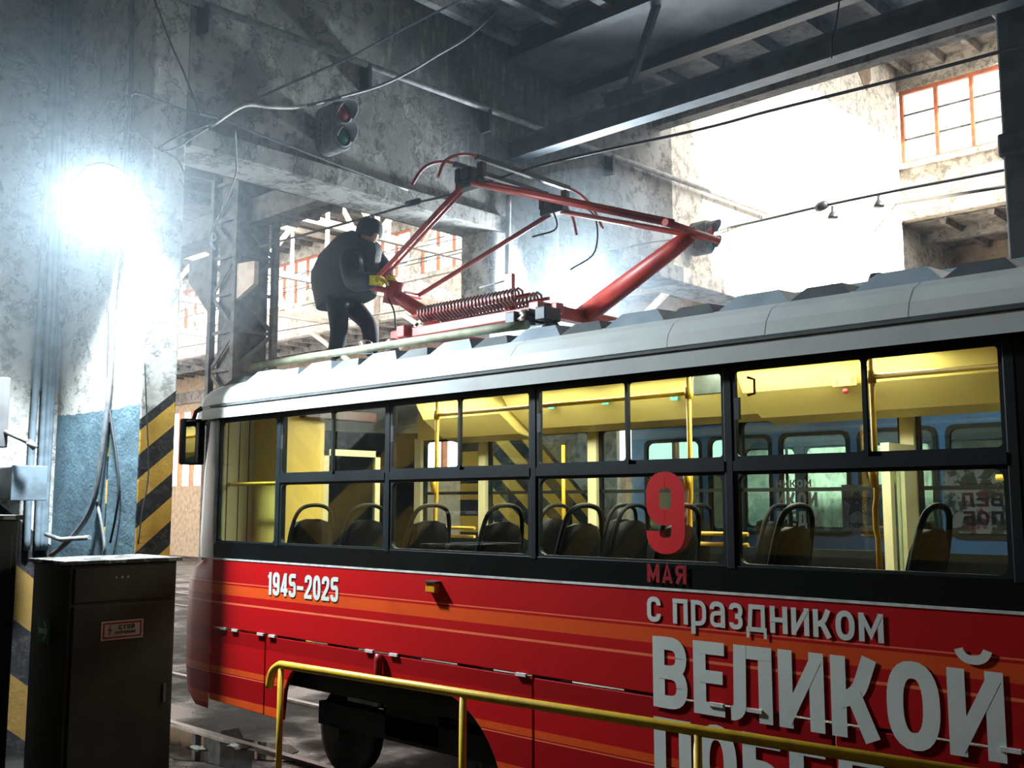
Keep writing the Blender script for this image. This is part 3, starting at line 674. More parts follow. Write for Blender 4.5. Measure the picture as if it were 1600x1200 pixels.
# nose
def nose(rows_z, mat, name, n=14, ex=2.6):
    rows = []
    for z, D in rows_z:
        r = []
        for k in range(n + 1):
            a = -math.pi / 2 + math.pi * k / n
            cy, cx = math.sin(a), math.cos(a)
            yy = math.copysign(abs(cy) ** (2 / ex), cy); xx = abs(cx) ** (2 / ex)
            r.append((XF - D * xx, 6.15 + 1.25 * yy, z))
        rows.append(r)
    return MB().loft(rows).build(name, mat, tram)
nose([(.42, .8), (.5, 1.0), (.75, 1.1), (1.15, 1.12), (1.5, 1.08), (1.62, .98), (1.70, .62), (1.72, .45)], 'red', 'front_bumper')
nose([(1.72, .74), (1.9, .76), (2.5, .70), (2.97, .52)], 'black', 'windscreen')
mc = at(304, 690, Y=4.78)
q = MB().tube([(-8.7, 5.0, 2.98), (mc.x - .05, 4.86, 3.08), (mc.x - .03, 4.8, 3.04), (mc.x - .03, 4.78, mc.z + .2)], .02).build('mirror', 'rubber', tram)
box(mc.x - .09, mc.x, 4.67, 4.89, mc.z - .21, mc.z + .21).build('mirror_case', 'rubber', q, .02)
box(mc.x, mc.x + .006, 4.69, 4.87, mc.z - .19, mc.z + .19).build('mirror_glass', 'mirror', q)
# underframe and bogies
box(-8.3, XR, 5.05, 7.25, .72, .90).build('underframe', 'under', tram)
box(-4.5, 2.2, 5.0, 7.3, .38, .75).build('equipment_box', 'under', tram)
def bogie(cx):
    fr = MB(); fr.box(cx - 1.15, cx + 1.15, 5.2, 5.32, .42, .60); fr.box(cx - 1.15, cx + 1.15, 6.98, 7.1, .42, .60); fr.box(cx - .3, cx + .3, 5.2, 7.1, .45, .7)
    fr = fr.build('bogie', 'under', tram)
    for dx in (-.94, .94):
        for y in (5.39, 6.91):
            MB().lathe([(0, -.06), (.28, -.06), (.33, -.055), (.35, .02), (.355, .06), (.31, .07), (.1, .05), (.09, .1), (0, .1)], (cx + dx, y, .37), (0, -1, 0), 28).build('wheel', 'wheel', fr)
        MB().tube([(cx + dx, 5.2, .37), (cx + dx, 7.1, .37)], .07).build('axle', 'wheel', fr)
    box(cx - .75, cx - .2, 5.16, 5.22, .76, .80).build('brake_beam', 'pipe', fr)
    box(cx - .72, cx - .35, 5.16, 5.20, .66, .70).build('brake_beam', 'pipe', fr)
    for dx in (-.45, .45): MB().tube([(cx + dx + .06 * math.cos(i * .9), 5.26 + .06 * math.sin(i * .9), .55 + i * .008) for i in range(36)], .014, 5).build('coil_spring', 'wheel', fr)
bogie(-5.95); bogie(2.9)
# side fittings
o = box(-5.42, -5.32, 4.85, T0, 1.59, 1.66).build('marker_lamp', 'amber', tram, .008)
box(-5.43, -5.31, 4.84, T0, 1.66, 1.67).build('lamp_hood', 'rubber', o)
p = at(597, 1035, Y=T0)
MB().tube([(p.x, T0 - .03, 1.12), (p.x, T0 - .035, 1.08), (p.x, T0 - .035, .99), (p.x, T0 - .03, .96)], .03, 8).build('door_catch', 'darkred', tram)
hinge = box(-.045, .045, T0 - .014, T0 + .004, -.010, .010).mesh('hinge', 'cablewhite')
for px, py in ((408, 989), (426, 992), (578, 1014), (616, 1020), (815, 1051), (1120, 1096), (1180, 1108), (1580, 1170), (368, 983), (350, 980)):
    put('hinge', hinge, tram, 0, (at(px, py, Y=T0).x, 0, 1.125))
# lettering on the side
E, Zv = (1, 0, 0), (0, 0, 1); LY = T0 - .005
write('ВЕЛИКОЙ', (-3.525, LY, 1.065), E, Zv, .39, .248, .036, .205, 'letters', 'slogan_lettering', tram, {'В': .95, 'Е': .80, 'К': 1.0, 'О': 1.02, 'И': 1.02})
write('ПОБЕДЫ!', (-3.525, LY, .62), E, Zv, .39, .248, .036, .205, 'letters', 'slogan_lettering', tram, {'Е': .80, 'Б': .95, 'Д': 1.15, 'Ы': 1.3, '!': .4})
write('с', (-3.56, LY, 1.535), E, Zv, .138, .095, .021, .205, 'letters', 'slogan_lettering', tram)
write('праздником', (-3.382, LY, 1.535), E, Zv, .138, .100, .021, .205, 'letters', 'slogan_lettering', tram, {'м': 1.25, 'д': 1.2, 'з': .85})
write('МАЯ', (-3.555, LY, 1.755), E, Zv, .105, .075, .016, .22, 'darkred', 'date_lettering', tram, {'М': 1.15})
write('9', (-3.555, LY, 1.925), E, Zv, .455, .265, 0, .2, 'redvinyl', 'date_lettering', tram)
write('1945–2025', (-7.43, LY, 1.455), E, Zv, .185, .100, .014, .195, 'letters', 'year_lettering', tram, {'1': .62, '–': .9})
# ---------------- saloon
CE = 3.2
box(-7.95, XR, T0 + .05, T1 - .05, .90, .95).build('saloon_floor', 'tramfloor', tram)
box(-7.95, XR, 5.0, 7.3, CE, CE + .01).build('saloon_ceiling', 'yellowpale', tram)
box(-8.3, XR, T0 + .07, T0 + .1, 2.96, CE).build('near_header', 'yellowpale', tram)
# far side: lower wall, posts, windows
box(XF, XR, T1 - .08, T1 - .04, .95, 1.80).build('far_wall_lining', 'seat', tram)
box(XF, XR, T1 - .09, T1 - .03, 2.88, CE).build('far_header', 'yellowpale', tram)
for x in posts + [.0, .7, 2.15, 3.6, 5.05]:
    box(x - .05, x + .05, T1 - .09, T1, 1.80, 2.90).build('far_post', 'cream', tram)
fx = posts + [-.08]
for i in range(6):
    a, b = fx[i] + .05, fx[i + 1] - .05
    f2 = MB(); ring(f2, rrect(a, b, 1.80, 2.89, .01), rrect(a + .03, b - .03, 1.86, 2.86, .04), T1 - .05, T1 - .01); f2.box(a, b, T1 - .05, T1 - .01, 2.30, 2.33)
    f2 = f2.build('far_window', 'frame', tram)
    box(a + .02, b - .02, T1 - .032, T1 - .027, 1.84, 2.88).build('pane', 'tramglass', f2)
# overhead cove on the far side and the cab header
cov = [(6.60, CE), (6.95, CE), (7.31, CE - .02), (7.31, 2.87), (7.2, 2.85), (6.98, 2.89), (6.72, 3.06)]
MB().prism(cov, -6.4, -4.0, 'x').build('overhead_cove', 'yellowpale', tram, .01)
MB().prism([(y - .06, z - (.04 if z < 3.1 else 0)) for y, z in cov], -3.95, -1.95, 'x').build('door_gear_cover', 'yellowpale', tram, .012)
MB().prism([(y - .06, z - (.04 if z < 3.1 else 0)) for y, z in cov], -7.5, -6.45, 'x').build('door_gear_cover', 'yellowpale', tram, .012)
MB().prism(cov, -1.93, 3.0, 'x').build('overhead_cove', 'yellowpale', tram, .01)
for i, x in enumerate((-7.0, -5.85, -4.7, -3.55, -2.75)):
    L = .95 if i < 4 else .5
    fx_ = box(x - L / 2 - .03, x + L / 2 + .03, 6.02, 6.53, CE - .025, CE).build('ceiling_light', 'cream', tram)
    box(x - L / 2, x + L / 2, 6.05, 6.50, CE - .032, CE - .026).build('light_diffuser', 'tubeglow', fx_)
# cab partition
box(-8.36, -8.32, T0 + .06, 5.30, .95, CE).build('cab_panel', 'cream', tram)
for y in (5.02, 5.14, 5.24): box(-8.319, -8.315, y - .004, y + .004, .95, CE).build('panel_joint', 'cabinet', tram)
box(-8.36, -7.93, 5.29, 5.33, .95, CE).build('cab_panel', 'yellowin', tram)
box(-7.96, -7.92, 5.31, 5.80, .95, CE).build('cab_panel', 'yellowin', tram)
dr = MB().box(-7.96, -7.92, 5.80, 5.86, .95, 2.72); dr.box(-7.96, -7.92, 6.42, 6.48, .95, 2.72); dr.box(-7.96, -7.92, 5.80, 6.48, 2.66, 2.72); dr.box(-7.96, -7.92, 5.86, 6.42, .95, 1.75)
dr = dr.build('cab_door', 'cream', tram)
box(-7.945, -7.935, 5.86, 6.42, 1.75, 2.66).build('door_glass', 'blueglass', dr)
q = at(530, 649, X=-7.85)
MB().box(-7.9, -7.8, q.y - .42, q.y + .42, q.z - .05, q.z + .05).build('destination_display', 'maroon', tram, .01)
MB().tube([(-8.25, T0 + .1, 2.38), (-8.25, T0 + .16, 2.38), (-7.4, T0 + .16, 2.38)], .017).build('grab_bar', 'pole', tram)
# seats
def seat_meshes():
    back = MB(); rows = []
    for z, w_, x_ in ((.40, .215, -.02), (.55, .235, .0), (.85, .23, .05), (1.02, .205, .085), (1.10, .15, .10), (1.125, .06, .105)):
        rows.append([(x_ - .03, -w_, z), (x_ + .01, -w_ * .99, z), (x_ + .028, -w_ * .7, z), (x_ + .034, 0, z), (x_ + .028, w_ * .7, z), (x_ + .01, w_ * .99, z), (x_ - .03, w_, z), (x_ - .022, 0, z), (x_ - .03, -w_, z)])
    back.loft(rows)
    cu = MB(); cu.loft([[(x, -.2, z), (x, 0, z - .015), (x, .2, z)] for x, z in ((.0, .42), (-.1, .40), (-.3, .41), (-.4, .44), (-.42, .40), (-.3, .36), (0, .36))])
    h = MB().tube(curve_pts([(.03, -.20, .80), (.075, -.215, .98), (.115, -.175, 1.17), (.13, -.08, 1.235), (.13, .08, 1.235), (.115, .175, 1.17), (.075, .215, .98), (.03, .20, .80)], 4), .017, 7)
    pd = MB().box(-.3, -.05, -.06, .06, 0, .37); pd.box(-.35, 0, -.16, .16, 0, .03)
    return back.mesh('backrest', 'seat'), cu.mesh('cushion', 'seat'), h.mesh('grab_handle', 'seat'), pd.mesh('pedestal', 'seat')
sm = seat_meshes()
def seat(x, y):
    s = put('seat', sm[3], tram, 0, (x, y, .95))
    for nm, me in zip(('backrest', 'cushion', 'grab_handle'), sm[:3]):
        o = bpy.data.objects.new(nm, me); COL.objects.link(o); o.parent = s
for x in (-7.45, -6.72, -5.95, -5.18, -4.45, -3.68, -2.92, -2.15): seat(x, 5.28)
for x in (-6.15, -5.4, -4.65, -3.95, -1.4, -.6): seat(x, 6.95)
for x in (-5.75, -4.95): seat(x, 6.5)
# poles and rails
PY = 6.0
for x in (-6.57, -3.98, -2.66):
    po = MB().tube([(x, PY, .95), (x, PY, 2.0), (x - .012, PY, 2.05), (x - .012, PY, 2.18), (x, PY, 2.24), (x, PY, CE)], .018).build('grab_pole', 'pole', tram)
    MB().tube([(x, PY - .03, 2.30), (x, PY - .045, 2.42)], [.02, .03], 8).build('ticket_button', 'pole', po)
    MB().tube([(x - .0, PY, 2.93), (x - .0, PY, 3.01)], .028, 8).build('pole_joint', 'pole', po)
MB().tube([(-6.57, PY, 2.97), (-3.98, PY, 2.97)], .016).build('ceiling_rail', 'pole', tram)
MB().tube([(-2.66, PY, 2.97), (2.0, PY, 2.97)], .017).build('ceiling_rail', 'pole', tram)
for x0, x1 in ((-6.57, -6.2), (-3.98, -3.6)):
    for z in (2.0, 1.93): MB().tube([(x0, PY + .1, z), (x1, PY + .1, z)], .014).build('low_rail', 'pole', tram)
MB().tube([(-2.15, 6.55, 2.36), (-.4, 6.55, 2.36)], .02).build('low_rail', 'pole', tram)
MB().tube([(-5.9, 6.9, 1.75), (-5.9, 6.9, 2.72)], .016).build('grab_pole', 'pole', tram)
# folding door leaves on the far side
for a in (-3.0, -2.05):
    d = MB(); d.box(a, a + .06, 7.10, 7.30, .95, 2.62); d.box(a, a + .06, 6.86, 6.92, .95, 2.62); d.box(a, a + .06, 6.92, 7.10, 2.55, 2.62); d.box(a, a + .06, 6.92, 7.10, .95, 1.3)
    d = d.build('door_leaf', 'cream', tram); box(a + .02, a + .03, 6.92, 7.10, 1.3, 2.55).build('door_glass', 'blueglass', d)
# small saloon fittings and stickers
q = at(1107, 600, Y=6.3)
box(q.x - .12, q.x + .12, 6.28, 6.32, q.z - .075, q.z + .075).build('passenger_screen', 'screen', tram, .006)
def on_far(px, py, Y=6.70): return at(px, py, Y=Y)
for px, py in ((863, 632), (948, 625), (1055, 618)):
    q = at(px, py, Y=6.72); o = box(q.x - .035, q.x + .035, 6.70, 6.715, q.z - .04, q.z + .04).build('seat_sticker', 'stickgreen', tram)
    MB().box(q.x - .012, q.x, 6.694, 6.70, q.z - .0, q.z + .028).box(q.x - .012, q.x + .018, 6.694, 6.70, q.z - .01, q.z + .0).build('pictogram', 'letters', o)
for (px, py, nm) in ((1190, 588, 'ВЫХОД'), (1347, 575, 'ВЫХОД')):
    q = at(px, py, Y=6.60)
    write(nm, (q.x, 6.595, q.z), E, Zv, .035, .026, .006, .2, 'stickbrown', 'exit_lettering', tram)
q = at(1320, 594, Y=6.60)
o = box(q.x - .085, q.x + .085, 6.592, 6.60, q.z - .04, q.z + .04).build('orange_notice', 'stickorange', tram)
for dx in (-.06, .06): box(q.x + dx - .012, q.x + dx + .012, 6.588, 6.592, q.z - .03, q.z + .02).build('notice_symbol', 'stickbrown', o)
q = at(1322, 611, Y=6.60); MB().lathe([(0, .0), (.018, 0), (.018, -.02), (0, -.02)], (q.x, 6.6, q.z), (0, 1, 0), 12).build('door_button', 'darkred', tram)
q = at(1165, 603, Y=5.0)
MB().tube([(q.x, 5.02, q.z - .05), (q.x + .02, 5.06, q.z - .04), (q.x + .02, 5.06, q.z + .04), (q.x, 5.02, q.z + .05)], .008, 6).build('emergency_hammer', 'darkred', tram)
# ---------------- pantograph
pg = MB(); KY0, KY1 = 5.55, 6.75
for y in (KY0 + .1, KY1 - .1): pg.box(-6.75, -4.85, y - .04, y + .04, 3.60, 3.68)
for x in (-6.55, -5.03): pg.box(x - .05, x + .05, KY0, KY1, 3.60, 3.70)
pg = pg.build('pantograph', 'panred', tram, .008)
LK, RK = Vector((-7.36, 6.15, 4.18)), Vector((-4.02, 6.15, 4.14)); HX, HZ = -5.82, 4.86
for k, b0 in ((LK, Vector((-6.52, 6.15, 3.70))), (RK, Vector((-5.06, 6.15, 3.66)))):
    MB().tube([b0, b0.lerp(k, .85), k], [.085, .065, .05], 10).build('lower_arm', 'panred', pg)
    MB().tube([k + Vector((0, -.34, .02)), k + Vector((0, .34, .02))], .028, 10).build('knee_shaft', 'panred', pg)
    if k is LK: MB().lathe([(0, -.1), (.085, -.1), (.09, .0), (.085, .12), (0, .12)], k, (0.3, 0, 1), 12).build('knee_hub', 'panred', pg)
for (k, s) in ((LK, -1), (RK, 1)):
    for yk, yh in ((-.30, 5.62), (.30, 6.72)):
        MB().tube([k + Vector((0, yk, .02)), (HX + s * .06, yh, HZ - .08)], .022, 8).build('upper_arm', 'panred', pg)
    MB().tube([k + Vector((-.02 * s, -.2, .06)), (HX + s * .10, 5.72, HZ - .05)], .014, 8).build('guide_rod', 'panred', pg)
for yh in (5.66, 6.70):
    hd = MB().box(HX - .13, HX + .13, yh - .05, yh + .05, HZ - .10, HZ - .03); hd.box(HX - .05, HX + .05, yh - .07, yh + .07, HZ - .03, HZ + .06)
    hd.box(HX - .16, HX - .10, yh - .03, yh + .03, HZ - .03, HZ + .09); hd.box(HX + .10, HX + .16, yh - .03, yh + .03, HZ - .03, HZ + .09)
    hd.build('head_carriage', 'pandark', pg, .008)
for dx in (-.13, .13):
    pts = curve_pts([(HX + dx * 1.2, 5.16, HZ - .16), (HX + dx, 5.26, HZ + .0), (HX + dx, 5.44, HZ + .10), (HX + dx, 5.7, HZ + .13), (HX + dx, 6.6, HZ + .13), (HX + dx, 6.92, HZ + .10), (HX + dx, 7.1, HZ + .0), (HX + dx * 1.2, 7.2, HZ - .16)], 5)
    m_ = len(pts); MB().tube(pts, .013, 7).build('collector_horn', 'panred', pg)
    box(HX + dx - .02, HX + dx + .02, 5.6, 6.75, HZ + .10, HZ + .14).build('contact_strip', 'pandark', pg)
for y in (5.70, 5.92):
    pts = [(-6.45 + i * 1.15 / 200, y + .062 * math.cos(i * math.tau / 7.0), 3.80 + .062 * math.sin(i * math.tau / 7.0)) for i in range(201)]
    MB().tube(pts, .011, 5).build('lift_spring', 'spring', pg)
    MB().tube([(-6.55, y, 3.80), (-5.2, y, 3.80)], .014).build('spring_rod', 'panred', pg)
box(-5.55, -5.47, 5.78, 5.82, 3.7, 4.02).build('lock_bracket', 'panred', pg)
MB().tube([(-5.5, 5.8, 3.98), (-5.85, 5.8, 3.96)], .008, 5).build('lock_rod', 'pipe', pg)
ins = MB().lathe([(.0, 0), (.07, 0), (.05, .03), (.075, .05), (.045, .07), (.065, .09), (.04, .11), (0, .11)], (0, 0, 0), (0, 0, 1), 14).mesh('insulator', 'insul')
for x, y in ((-6.7, 5.6), (-4.9, 5.6), (-6.7, 6.7), (-4.9, 6.7), (-6.95, 5.5), (-5.0, 5.45)): put('insulator', ins, pg, 0, (x, y, 3.50))
for x in (-5.15, -5.0, -4.85): box(x - .05, x + .05, 5.42, 5.60, 3.52, 3.62).build('fuse_box', 'pandark', pg, .01)
for pts in ([(HX + .1, 6.75, HZ), (HX + .25, 6.95, HZ - .1), (HX + .3, 6.9, HZ - .45), (HX + .1, 6.8, HZ - .6)], [(HX + .05, 6.6, HZ - .05), (HX + .2, 6.5, HZ - .3), (HX + .1, 6.3, HZ - .4)],
            [(LK.x + .1, 6.0, 4.1), (LK.x + .25, 5.95, 3.95), (LK.x + .28, 5.95, 3.78)]):
    MB().tube(curve_pts(pts, 5), .008, 5).build('flexible_lead', 'cable', pg)
# ================================================================== BLUE TRAM on the next track
BY0, BY1 = 11.05, 13.55
bt = thing('blue_tram', 'blue tram on the next track seen through the red tram windows', 'tram', (-1, 12.3, 0))
bw = [(-8.02 + i * .98, -8.02 + i * .98 + .85) for i in range(13)]
def pierced(y0, y1, wins, z0, z1, x0, x1, zb, zt):
    m = MB(); m.box(x0, x1, y0, y1, zb, z0); m.box(x0, x1, y0, y1, z1, zt); px = x0
    for a, b in wins: m.box(px, a, y0, y1, z0, z1); px = b
    m.box(px, x1, y0, y1, z0, z1); return m
pierced(BY0, BY0 + .06, bw, 1.86, 3.02, -8.25, 5.2, .4, 3.22).build('side_panel', 'blue', bt)
pierced(BY1 - .06, BY1, bw, 1.86, 3.02, -8.25, 5.2, .4, 3.22).build('side_panel', 'blue', bt)
prof2 = [(BY0 - .01, 3.2), (BY0 + .02, 3.28), (BY0 + .18, 3.36), (BY0 + .6, 3.42), (12.3, 3.45)]
prof2 += [(24.6 - y, z) for y, z in reversed(prof2[:-1])]
MB().prism(prof2, -8.3, 5.2, 'x').build('roof', 'blue', bt)
box(-8.2, 5.2, BY0 + .06, BY1 - .06, .85, .9).build('saloon_floor', 'tramfloor', bt)
box(-8.33, -8.25, BY0, BY1, .4, 1.86).build('front_panel', 'blue', bt, .02)
box(-8.3, -8.26, BY0 + .1, BY1 - .1, 1.86, 3.2).build('windscreen', 'blueglass', bt)
for a, b in bw:
    for y in (BY0 - .012, BY1 - .03):
        r_ = MB(); ring(r_, rrect(a - .02, b + .02, 1.84, 3.04, .10), rrect(a + .025, b - .025, 1.885, 2.995, .08), y, y + .05)
        r_ = r_.build('window', 'rubber', bt)
        box(a, b, y + .03, y + .035, 1.86, 3.02).build('pane', 'blueglass', r_)
for i, x in enumerate((-7.0, -5.2, -3.4)):
    box(x, x + .5, 12.0, 12.5, .9, 2.0).build('seat', 'seat', bt, .08)
for x in (-6.6, -4.6, -2.6): MB().tube([(x, 12.2, .9), (x, 12.2, 3.2)], .02).build('grab_pole', 'pipe', bt)
BL = BY0 - .018
write('ником', (-6.12, BL, 2.40), E, Zv, .085, .075, .016, .24, 'letters', 'slogan_lettering', bt, {'м': 1.2})
write('ИКОЙ', (-6.12, BL, 2.17), E, Zv, .17, .115, .022, .23, 'letters', 'slogan_lettering', bt)
write('БЕДЫ', (-6.12, BL, 1.95), E, Zv, .17, .115, .022, .23, 'letters', 'slogan_lettering', bt, {'Ы': 1.2})
def star(cx, cz, r, y, mat, parent):
    m = MB()
    for rr in (r, r * .66, r * .33):
        P = [Vector((cx + rr * (1 if k % 2 == 0 else .45) * math.sin(k * math.pi / 5), cz + rr * (1 if k % 2 == 0 else .45) * math.cos(k * math.pi / 5))) for k in range(10)]
        stroke(m, P, r * .09, lambda v: (v.x, y, v.y), True)
    m.build('star_emblem', mat, parent)
box(-5.30, -4.62, BL + .001, BL + .006, 1.9, 2.42).build('window_film', 'cablegrey', bt)
star(-5.12, 2.22, .16, BL - .002, 'signblack', bt)
write('КУЗБ', (-5.30, BL - .002, 1.98), E, Zv, .05, .045, .01, .22, 'signblack', 'slogan_lettering', bt) if False else None
write('ПОБ', (-5.22, BL - .002, 1.94), E, Zv, .05, .05, .012, .22, 'signblack', 'slogan_lettering', bt)
# mirrored print on a further window, seen from behind
mx = (-1, 0, 0)
box(-4.15, -3.55, BL + .001, BL + .006, 1.9, 2.75).build('window_film', 'cabedge', bt)
write('с празд', (-3.57, BL - .002, 2.36), mx, Zv, .06, .055, .012, .24, 'signblack', 'slogan_lettering', bt)
write('ВЕЛ', (-3.57, BL - .002, 2.18), mx, Zv, .14, .12, .022, .23, 'signblack', 'slogan_lettering', bt)
write('ПОБ', (-3.57, BL - .002, 1.99), mx, Zv, .14, .12, .022, .23, 'signblack', 'slogan_lettering', bt)
box(-7.62, -7.40, BL - .004, BL, 2.52, 2.74).build('window_poster', 'letters', bt)

# ================================================================== PERSON on the tram roof
def skin(name, chain, mat, parent=None, sub=2):
    """chain: {key:(point, radius or (rx,ry))}, edges"""
    vs, es = chain; keys = list(vs); me = bpy.data.meshes.new(name)
    me.from_pydata([vs[k][0] for k in keys], [(keys.index(a), keys.index(b)) for a, b in es], [])
    o = bpy.data.objects.new(name, me); COL.objects.link(o); me.materials.append(mt[mat])
    sk = o.modifiers.new('skin', 'SKIN'); sk.use_smooth_shade = True
    for i, k in enumerate(keys):
        r = vs[k][1]; me.skin_vertices[0].data[i].radius = (r, r) if not isinstance(r, tuple) else r
        me.skin_vertices[0].data[i].use_root = (i == 0)
    sb = o.modifiers.new('sub', 'SUBSURF'); sb.levels = sub; sb.render_levels = sub
    if parent is not None: o.parent = parent; o.location = -parent.location
    return o
def J(px, py, dy=0.0): return at(px, py, Y=6.12 + dy)
pel, ch_, nk, hdp = J(530, 468), J(552, 408), J(568, 384), J(579, 366)
sh_n, sh_f = J(548, 393, -.16), J(572, 394, .2)
el_n, el_f = J(552, 440, -.26), J(598, 420, .22)
wr_n, wr_f = J(587, 439, -.36), J(606, 436, .10)
hp_n, hp_f = J(528, 474, -.10), J(543, 472, .10)
kn_n, kn_f = J(530, 520, -.12), J(577, 506, .12)
an_n, an_f = J(520, 566, -.12), J(583, 556, .12)
an_n.z = 3.56; an_f.z = 3.56
toe = Vector((.10, 0, -.02))
body = {'pelvis': (pel, .13), 'waist': (pel.lerp(ch_, .5), .10), 'chest': (ch_, (.13, .11)), 'neck': (nk, .055), 'head0': (nk.lerp(hdp, .55), .08), 'head': (hdp, .10), 'crown': (hdp + Vector((.03, 0, .075)), .075),
        'nose': (hdp + Vector((.10, -.01, -.045)), .022), 'shn': (sh_n, .045), 'eln': (el_n, .05), 'wrn': (wr_n, .035), 'shf': (sh_f, .045), 'elf': (el_f, .05), 'wrf': (wr_f, .035),
        'hpn': (hp_n, .095), 'knn': (kn_n, .065), 'ann': (an_n, .042), 'toen': (an_n + toe, .022), 'hpf': (hp_f, .095), 'knf': (kn_f, .065), 'anf': (an_f, .042), 'toef': (an_f + toe, .022)}
edges = [('pelvis', 'waist'), ('waist', 'chest'), ('chest', 'neck'), ('neck', 'head0'), ('head0', 'head'), ('head', 'crown'), ('head', 'nose'), ('chest', 'shn'), ('shn', 'eln'), ('eln', 'wrn'), ('chest', 'shf'), ('shf', 'elf'), ('elf', 'wrf'),
         ('pelvis', 'hpn'), ('hpn', 'knn'), ('knn', 'ann'), ('ann', 'toen'), ('pelvis', 'hpf'), ('hpf', 'knf'), ('knf', 'anf'), ('anf', 'toef')]
# palms and fingers grow from the wrists
for s, wv, hv in (('n', wr_n, Vector((.085, .02, .0))), ('f', wr_f, Vector((.075, -.01, -.03)))):
    palm = wv + hv * .75; body['palm' + s] = (palm, (.034, .022)); edges.append(('wr' + s, 'palm' + s))
person = skin('person', (body, edges), 'skin')
tag(person, 'person in dark padded jacket and cap bending over the pantograph on the tram roof', 'person')
def hand(wv, d, side, mat):
    d = d.normalized(); q = Vector((0, side, 0)); up = d.cross(q)
    ch = {'w': (wv, (.05, .045)), 'p': (wv + d * .075, (.055, .042))}; ed = [('w', 'p')]
    for k in range(4):
        b = wv + d * .085 + q * ((k - 1.5) * .021); L = (.062, .07, .066, .05)[k]
        ch['a%d' % k] = (b, .0105); ch['b%d' % k] = (b + d * L * .55 - Vector((0, 0, .012)), .0098); ch['c%d' % k] = (b + d * L * .75 - Vector((0, 0, .045)), .009)
        ed += [('p', 'a%d' % k), ('a%d' % k, 'b%d' % k), ('b%d' % k, 'c%d' % k)]
    ch['t0'] = (wv + d * .03 - q * .035, .013); ch['t1'] = (wv + d * .06 - q * .055 - Vector((0, 0, .02)), .0115); ch['t2'] = (wv + d * .09 - q * .05 - Vector((0, 0, .035)), .01)
    ed += [('w', 't0'), ('t0', 't1'), ('t1', 't2')]
    return skin('glove', (ch, ed), mat, person, 1)
hand(wr_n, Vector((1, .15, -.1)), 1, 'glove'); hand(wr_f, Vector((1, -.1, -.25)), -1, 'glove')
tr = {'pelvis': (pel + Vector((0, 0, .0)), (.155, .15)), 'hpn': (hp_n, .12), 'knn': (kn_n, .092), 'shn': (kn_n.lerp(an_n, .6), .082), 'ann': (an_n + Vector((0, 0, .05)), .07), 'hpf': (hp_f, .12), 'knf': (kn_f, .092), 'shf': (kn_f.lerp(an_f, .6), .08), 'anf': (an_f + Vector((0, 0, .05)), .07)}
skin('trousers', (tr, [('pelvis', 'hpn'), ('hpn', 'knn'), ('knn', 'shn'), ('shn', 'ann'), ('pelvis', 'hpf'), ('hpf', 'knf'), ('knf', 'shf'), ('shf', 'anf')]), 'trousers', person)
for a in (an_n, an_f):
    skin('boot', ({'h': (a + Vector((-.05, 0, -.03)), .05), 'a': (a + Vector((0, 0, .02)), .055), 'm': (a + Vector((.09, 0, -.03)), .05), 't': (a + Vector((.19, 0, -.04)), .042)}, [('a', 'h'), ('a', 'm'), ('m', 't')]), 'boot', person)
rows = []
for (bx, by), (fx_, fy), hw in (((503, 486), (580, 458), .185), ((498, 466), (584, 446), .19), ((494, 446), (585, 432), .19), ((494, 428), (585, 418), .19), ((507, 402), (586, 404), .195), ((527, 380), (588, 391), .185), ((542, 366), (586, 382), .17), ((555, 361), (583, 379), .115), ((562, 364), (578, 378), .07)):
    p0, p1 = J(bx, by), J(fx_, fy); cc = (p0 + p1) / 2; ax = (p1 - p0) / 2
    rows.append([cc + ax * (math.copysign(abs(math.cos(a)) ** .85, math.cos(a))) + Vector((0, hw * math.copysign(abs(math.sin(a)) ** .85, math.sin(a)), 0)) for a in [k * math.tau / 24 for k in range(25)]])
jm = MB().loft(rows); jm.f += [tuple(range(24)), tuple(range(8 * 25, 8 * 25 + 24))]; jm.sm += [False, True]
jm = jm.build('jacket', 'jacket', person)
for nm, a_, b_, c_ in (('n', sh_n, el_n, wr_n), ('f', sh_f, el_f, wr_f)):
    skin('sleeve', ({'s': (a_, .135), 'm': (a_.lerp(b_, .5), .125), 'e': (b_, .112), 'k': (b_.lerp(c_, .5), .098), 'w': (c_.lerp(b_, .08), .07)}, [('s', 'm'), ('m', 'e'), ('e', 'k'), ('k', 'w')]), 'jacket', person)
hc = hdp + Vector((-.02, 0, .035))
hat = MB().lathe([(0, .135), (.07, .125), (.115, .085), (.132, .02), (.13, -.03), (.12, -.05)], hc, (.35, 0, 1), 18)
hat.build('hat', 'hair', person)
skin('hood', ({'a': (nk + Vector((.0, -.09, .02)), .06), 'b': (nk + Vector((-.09, 0, .05)), .08), 'c': (nk + Vector((.0, .09, .02)), .06)}, [('a', 'b'), ('b', 'c')]), 'jacket', person)
for sy in (-.035, .03): MB().lathe([(0, -.012), (.011, -.006), (.012, .004), (0, .01)], hdp + Vector((.092, sy - .005, .0)), (1, 0, -.2), 8).build('eye', 'signblack', person)
skin('hair', ({'a': (hdp + Vector((-.06, -.05, .02)), .055), 'b': (hdp + Vector((-.08, .0, .0)), .065), 'c': (hdp + Vector((-.06, .05, .02)), .055)}, [('a', 'b'), ('b', 'c')]), 'hair', person, 1)

